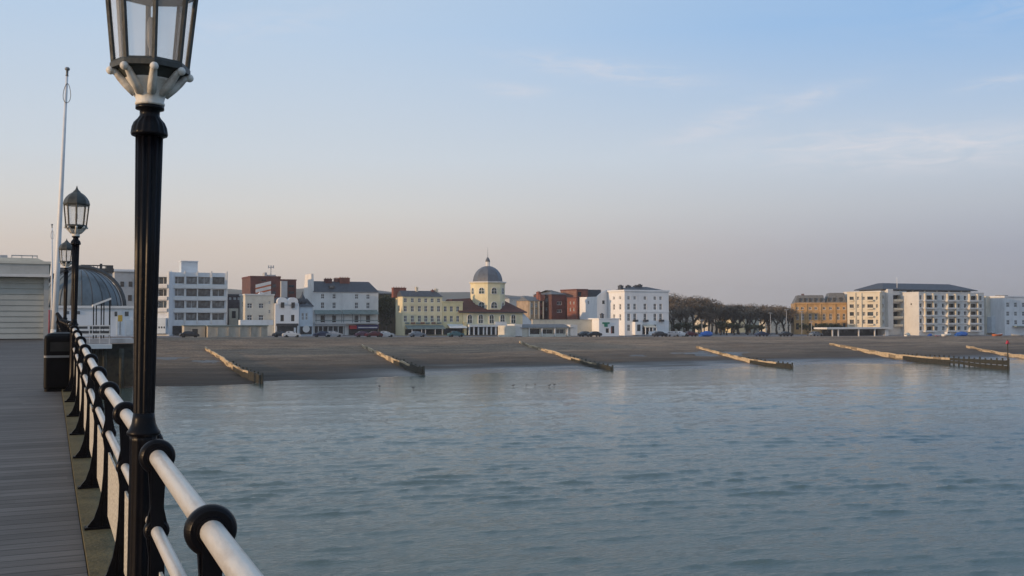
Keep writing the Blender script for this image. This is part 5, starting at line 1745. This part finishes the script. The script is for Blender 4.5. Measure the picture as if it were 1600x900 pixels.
# ------------------------------------------------------------------ groynes
def groyne(label, xt, yt, xb, yb, h_top, h_end, dark_from, wall_m=timber_lit, n_p=9, tall=0.25):
    a = at_fn(xt, yt, beach_z); b2 = at_fn(xb, yb, lambda x, y: max(beach_z(x, y), 0.0) if True else 0)
    d = Vector((b2.x - a.x, b2.y - a.y)); Ln = d.length
    g = thing('groyne', label, 'groyne', (a.x, a.y, 0), math.atan2(d.y, d.x), 'timber groynes down the beach')
    u = d / Ln
    def gz(t):
        p = Vector((a.x, a.y)) + u * (Ln * t)
        return beach_z(p.x, p.y)
    zt = [(0, gz(0) + h_top)]
    def topz(t):
        lin = gz(0) + h_top + (max(0, gz(1)) + h_end - gz(0) - h_top) * t
        fol = max(gz(t), 0) + h_top + (h_end - h_top) * t ** 2
        return .3 * lin + .7 * fol
    n = 24
    mb = MB()
    for i in range(n):
        t0, t1 = i / n, (i + 1) / n
        # three plank courses that step back slightly
        zb0, zb1 = min(gz(t0), 0.0 if t0 > .8 else 9) - .6, min(gz(t1), 0.0 if t1 > .8 else 9) - .6
        for c0, c1, off in (((.5, .72, .015), (.76, 1.0, -.01)) if n_p > 20 and t0 > .72 else ((0, .5, 0), (.5, .8, .015), (.8, 1.0, -.01))):
            w_ = .09
            jit = random.uniform(-.09, .05) if c1 == 1.0 else 0.0
            pale = 2 if random.random() < .3 else 0
            def zz(t, zb, c):
                return zb + (topz(t) - zb) * c
            wob = random.uniform(-.03, .03)
            mb.hexa([(Ln * t0, -w_ + off, zz(t0, zb0, c0)), (Ln * t1, -w_ + off, zz(t1, zb1, c0)), (Ln * t1, w_ + off, zz(t1, zb1, c0)), (Ln * t0, w_ + off, zz(t0, zb0, c0)),
                     (Ln * t0, -w_ + off, zz(t0, zb0, c1) - .01 + jit), (Ln * t1, -w_ + off, zz(t1, zb1, c1) - .01 + jit), (Ln * t1, w_ + off, zz(t1, zb1, c1) - .01 + jit), (Ln * t0, w_ + off, zz(t0, zb0, c1) - .01 + jit)],
                    1 if t0 >= dark_from + .25 or (t0 >= dark_from and c1 < 1) else pale)
    mb.build('plank_wall', [wall_m, timber_dark, timber_grey], g)
    for i in range(n_p):
        t = dark_from + (1 - dark_from) * i / (n_p - 1)
        mb = MB()
        ztp = topz(t) + tall * random.uniform(.5, 1.2)
        x_ = Ln * t
        mb.tube([(x_, .26, min(gz(t), 0) - .8), (x_ + random.uniform(-.03, .03), .26, ztp)], [.17, .15], 8)
        mb.build('pile', timber_dark, g)
    return g
groyne('short weathered timber groyne nearest the pier', 321, 546, 407, 600, .5, 1.35, .55, n_p=9)
groyne('timber groyne running down below the white terrace and shops', 566, 541, 660, 585, .5, 1.2, .55)
groyne('pale timber groyne running down below the domed cinema', 812, 536, 955, 579, .5, .75, .6, n_p=11)
groyne('pale timber groyne below the blue covered boat with dark stumps at its end', 1088, 544, 1236, 576, .5, .9, .6, n_p=11)
groyne('longest groyne with a long dark weedy seaward end and a beacon pole', 1296, 539, 1574, 578, .5, 1.7, .5, n_p=22, tall=.35)
groyne('half seen timber groyne running out of the right edge of the photo', 1510, 543, 1700, 570, .5, .9, .7)
p = at_D(1575, 585, at_fn(1574, 578, lambda x, y: max(0, beach_z(x, y))).y)
bp_ = thing('beacon_pole', 'thin dark beacon pole standing at the end of the longest groyne', 'beacon', (p.x, p.y, -.5))
mb = MB(); mb.tube([(0, 0, 0), (0, 0, at_D(1575, 531, p.y).z + .5)], [.13, .09], 8); mb.build('pole', timber_dark, bp_)
zt_ = at_D(1575, 531, p.y).z + .5
mb = MB(); mb.prism([(-.35, zt_ - .7), (.35, zt_ - .7), (0, zt_ - .05)], 'y', -.16, .16); mb.build('topmark', red_pole, bp_)

# ------------------------------------------------------------------ boats and cars along the top of the beach
def hull_mesh(m_h, m_in):
    mb = MB()
    st = [(-2.2, .55, .0, .75), (-1.2, .80, -.0, .70), (0, .88, 0, .72), (1.2, .72, .05, .82), (2.0, .34, .2, .98), (2.4, .04, .5, 1.08)]
    n = 7
    for (x, w_, zk_, zg_) in st:
        for i in range(n):
            a = -PI / 2 + PI * i / (n - 1)
            y = w_ * math.sin(a); z = zk_ + (zg_ - zk_) * (1 - math.cos(a) ** .8 if abs(a) < PI / 2 - 1e-6 else 1)
            mb.v.append((x, y, z))
    for s_ in range(len(st) - 1):
        for i in range(n - 1):
            mb.face((s_ * n + i, (s_ + 1) * n + i, (s_ + 1) * n + i + 1, s_ * n + i + 1), 0, True)
        mb.face((s_ * n, s_ * n + n - 1, (s_ + 1) * n + n - 1, (s_ + 1) * n), 1)
    mb.face([i for i in range(n)], 0)
    return mb.mesh('hull', [m_h, m_in])
def boat(px, py, D, m_h, label, sc=1.0, rz=0.2, cover=None, cabin=None):
    p = at_D(px, py, D)
    g = thing('beached_boat', label, 'boat', (p.x, D, beach_z(p.x, D) if D < 233 else crest_z(p.x) - .296), rz, 'boats on the top of the beach')
    g.scale = (sc, sc, sc)
    link('hull', hull_mesh(m_h, grey_wall), g)
    if cover:
        mb = MB()
        nx_ = 8
        for i in range(nx_ + 1):
            x = -2.25 + 4.6 * i / nx_
            w_ = lerp_pts([(-2.2, .6), (0, .94), (1.2, .78), (2, .42), (2.4, .08)], x)
            hh = lerp_pts([(-2.2, 1.0), (-1, 1.45), (.6, 1.65), (2.4, 1.2)], x) + .06 * math.sin(i * 2.1)
            mb.v += [(x, -w_ - .03, .6), (x, -w_ * .5, hh * .86), (x, 0, hh), (x, w_ * .5, hh * .86), (x, w_ + .03, .6)]
        for i in range(nx_):
            for j in range(4):
                mb.face((i * 5 + j, i * 5 + 5 + j, i * 5 + 6 + j, i * 5 + 1 + j), 0, False)
        mb.build('cover', cover, g)
    if cabin:
        mb = MB(); mb.box(-.3, .9, -.5, .5, .72, 1.5); mb.build('cabin', cabin, g)
        mb = MB(); mb.box(-.2, .8, -.505, .505, 1.1, 1.38); mb.box(.895, .905, -.4, .4, 1.1, 1.38); mb.build('cabin_window', glass_dark, g)
        mb = MB(); mb.tube([(0, 0, 1.5), (0, 0, 3.0)], .04, 6); mb.build('mast', grey_wall, g)
boat(1103, 525, 229, blue_tarp, 'boat wrapped in a bright blue tarpaulin in front of the bare trees', 1.0, .15, cover=blue_tarp)
boat(1453, 524, 229, blue_tarp, 'small low blue boat left of the red one on the beach top', .55, .3, cover=blue_tarp)
boat(1465, 524, 230, red_pole, 'small red boat between the blue boat and the white fishing boat', .5, .3)
boat(1479, 525, 228, white_boat, 'white fishing boat with a cabin in front of the big apartments', .95, .2, cabin=white_boat)
boat(1502, 524, 230, blue_tarp, 'blue covered boat just right of the white fishing boat', .95, -.2, cover=blue_tarp)
boat(1559, 524, 229, orange_m, 'orange boat lying on the shingle near the right edge', 1.0, .1)
boat(1418, 524, 230, white_boat, 'pale cream boat with a cream cover beside the promenade shelter', .75, .4, cover=cream)
boat(1588, 526, 228, grey_wall, 'grey dinghy drawn up at the far right of the beach', .8, 2.9)

def car_mesh():
    """body, glass and wheel meshes for a small saloon, 4.1 m long, along x"""
    b = MB()
    prof = [(-2.0, .35), (-2.05, .72), (-1.9, .92), (-1.5, .97), (-1.0, 1.38), (-.2, 1.45), (.5, 1.38), (1.05, .98), (1.75, .88), (2.02, .70), (2.05, .36)]
    secs = []
    for (x, z) in prof:
        hw = .82 if z < 1.0 else .66
        secs.append((x, z, hw))
    n = len(secs)
    for (x, z, hw) in secs:
        b.v += [(x, -hw, z), (x, hw, z)]
    for (x, z, hw) in secs:
        b.v += [(x, -.84, min(z, .9)), (x, .84, min(z, .9)), (x, -.82, .28), (x, .82, .28)]
    for i in range(n - 1):
        b.face((2 * i, 2 * i + 2, 2 * i + 3, 2 * i + 1), 0, True)
        k0, k1 = 2 * n + 4 * i, 2 * n + 4 * (i + 1)
        b.face((2 * i, k0, k1, 2 * i + 2)); b.face((2 * i + 1, 2 * i + 3, k1 + 1, k0 + 1))
        b.face((k0, k0 + 2, k1 + 2, k1)); b.face((k0 + 1, k1 + 1, k1 + 3, k0 + 3)); b.face((k0 + 2, k0 + 3, k1 + 3, k1 + 2))
    for i in (0, n - 1):
        k = 2 * n + 4 * i
        b.face((2 * i, 2 * i + 1, k + 1, k + 3, k + 2, k))
    g = MB()
    for s_ in (-1, 1):
        g.poly([(-1.05, s_ * .80, .97), (.98, s_ * .80, .98), (.45, s_ * .695, 1.33), (-.95, s_ * .695, 1.33)])
    g.poly([(1.06, -.62, 1.01), (1.06, .62, 1.01), (.56, .58, 1.37), (.56, -.58, 1.37)])
    g.poly([(-1.5, -.6, 1.0), (-1.5, .6, 1.0), (-1.05, .56, 1.36), (-1.05, -.56, 1.36)])
    wmb = MB(); wmb.lathe([(.14, -.09), (.30, -.09), (.31, 0), (.30, .09), (.14, .09)], 16)
    wmb.v = [(x, z, y) for x, y, z in wmb.v]
    return b, g, wmb
cb_, cg_, cw_ = car_mesh()
cgm, cwm = cg_.mesh('window_glass', glass_dark), cw_.mesh('wheel', rubber)
def car(px, D, colname, col, label, rz=0.0):
    p = at_D(px, 520, D)
    g = thing('parked_car', label, 'car', (p.x, D, crest_z(p.x) - .292), rz, 'cars parked along the promenade')
    cmn = 'car_paint_' + colname
    m_ = MATS.get(cmn) or car_mat(colname, col)
    cb_.build('body', m_, g)
    link('window_glass', cgm, g)
    for x in (-1.25, 1.3):
        for y in (-.76, .76):
            link('wheel', cwm, g, (x, y, .31))
car(296, 234.5, 'black', (.02, .02, .025), 'black car parked beside the small beige hut')
car(440, 239, 'graphite', (.05, .052, .06), 'dark grey car in front of the black shopfront')
car(455, 236, 'white', (.6, .6, .6), 'white car below the pale blue house')
car(503, 240, 'navy', (.02, .03, .07), 'navy car outside the white fronted shop', PI)
car(521, 240, 'silver', (.35, .36, .38), 'silver car outside the white fronted shop next to the navy one')
car(568, 240, 'plum', (.07, .03, .06), 'plum car under the purple shop sign')
car(584, 238, 'ruby', (.08, .012, .02), 'red car at the right end of the white terrace', PI)
car(602, 239, 'pearl', (.5, .5, .5), 'pearl car in front of the dark evergreens')
car(652, 240, 'bluegrey', (.15, .18, .22), 'blue grey car outside the pale yellow house')
car(712, 240, 'teal', (.05, .12, .14), 'teal car under the white awning of the low yellow house')
car(915, 240, 'slategrey', (.06, .07, .08), 'slate grey car beside the white cafe')
car(928, 238, 'black', (.02, .02, .025), 'black car between the seafront shelter and the cafe', PI)
car(1031, 238, 'charcoal', (.03, .03, .035), 'charcoal car in front of the white hotel terrace wall')
car(1050, 238, 'silver', (.35, .36, .38), 'silver car at the right corner of the white hotel', PI)
car(1063, 239, 'white', (.6, .6, .6), 'white car under the first bare tree')
car(1078, 239, 'ruby', (.08, .012, .02), 'red car left of the blue covered boat')
car(1190, 240, 'navy', (.02, .03, .07), 'navy car under the right half of the tree row')
car(1228, 240, 'black', (.02, .02, .025), 'black car at the left corner of the ochre block')
car(1275, 240, 'bluegrey', (.15, .18, .22), 'blue grey car in front of the ochre block')

# promenade lamp columns
def prom_lamp(px, yt, D, label):
    p = at_D(px, 522, D)
    zb = crest_z(p.x) - .296
    h = at_D(px, yt, D).z - zb
    g = thing('promenade_lamp', label, 'street lamp', (p.x, D, zb), 0, 'lamp columns on the promenade')
    mb = MB(); mb.tube([(0, 0, 0), (0, 0, h * .5), (0, 0, h)], [.10, .08, .06], 8); mb.build('column', grey_wall, g)
    mb = MB(); mb.box(-.5, .5, -.09, .09, h, h + .1); mb.box(-.62, -.3, -.14, .14, h - .1, h + .0); mb.box(.3, .62, -.14, .14, h - .1, h); mb.build('lamp_head', grey_wall, g)
for px, yt, lab in ((1204, 489, 'grey lamp column under the right end of the tree row'), (1229, 484, 'tall grey lamp column at the left corner of the ochre block'), (1253, 487, 'grey lamp column in front of the ochre block'),
                    (1268, 503, 'short grey lamp column left of the promenade shelter'), (1097, 500, 'grey double lamp column above the blue covered boat')):
    prom_lamp(px, yt, 241, lab)

# ------------------------------------------------------------------ wading birds at the water's edge
def bird_mesh():
    mb = MB()
    mb.tube([(-.30, 0, .26), (-.2, 0, .27), (-.08, 0, .28), (.06, 0, .29), (.15, 0, .33), (.19, 0, .39), (.235, 0, .40), (.26, 0, .395), (.33, 0, .38)], [.01, .035, .075, .085, .06, .045, .045, .02, .005], 8)
    mb.tube([(.0, .03, .22), (.0, .03, -.04)], .01, 5); mb.tube([(.03, -.03, .22), (.03, -.03, -.04)], .01, 5)
    return mb.mesh('wading_bird', mat('grey_brown_plumage', (.09, .085, .08), .8, .3, 8))
bm_ = bird_mesh()
for px, py in ((593, 607), (646, 609), (802, 605), (822, 605), (836, 604), (858, 605), (866, 604)):
    d = ray(px, py); t = -EYE / d.z
    q = Vector((d.x * t, d.y * t, 0))
    o = link('wading_bird', bm_, None, (q.x, q.y, max(beach_z(q.x, q.y), -.04) + .04))
    o.rotation_euler = (0, 0, random.uniform(0, 6.28))
    s_ = random.uniform(.8, 1.1)
    o.scale = (s_, s_, s_)
    tag(o, 'small dark wading bird standing in the shallows off the beach', 'bird', 'wading birds in the shallows')

# ------------------------------------------------------------------ the sea air between here and the hills
hz = MB(); hz.box(-3200, 3300, -400, 2300, -2.7, 92)
hm = bpy.data.materials.new('sea_haze'); hm.use_nodes = True
hn = hm.node_tree.nodes; hn.remove(hn['Principled BSDF'])
pv_ = hn.new('ShaderNodeVolumePrincipled')
pv_.inputs['Color'].default_value = (0.84, 0.83, 0.84, 1)
pv_.inputs['Density'].default_value = 0.00022
pv_.inputs['Anisotropy'].default_value = 0.2
hm.node_tree.links.new(pv_.outputs[0], hn['Material Output'].inputs['Volume'])
ho = hz.build('haze', hm); ho['kind'] = 'stuff'
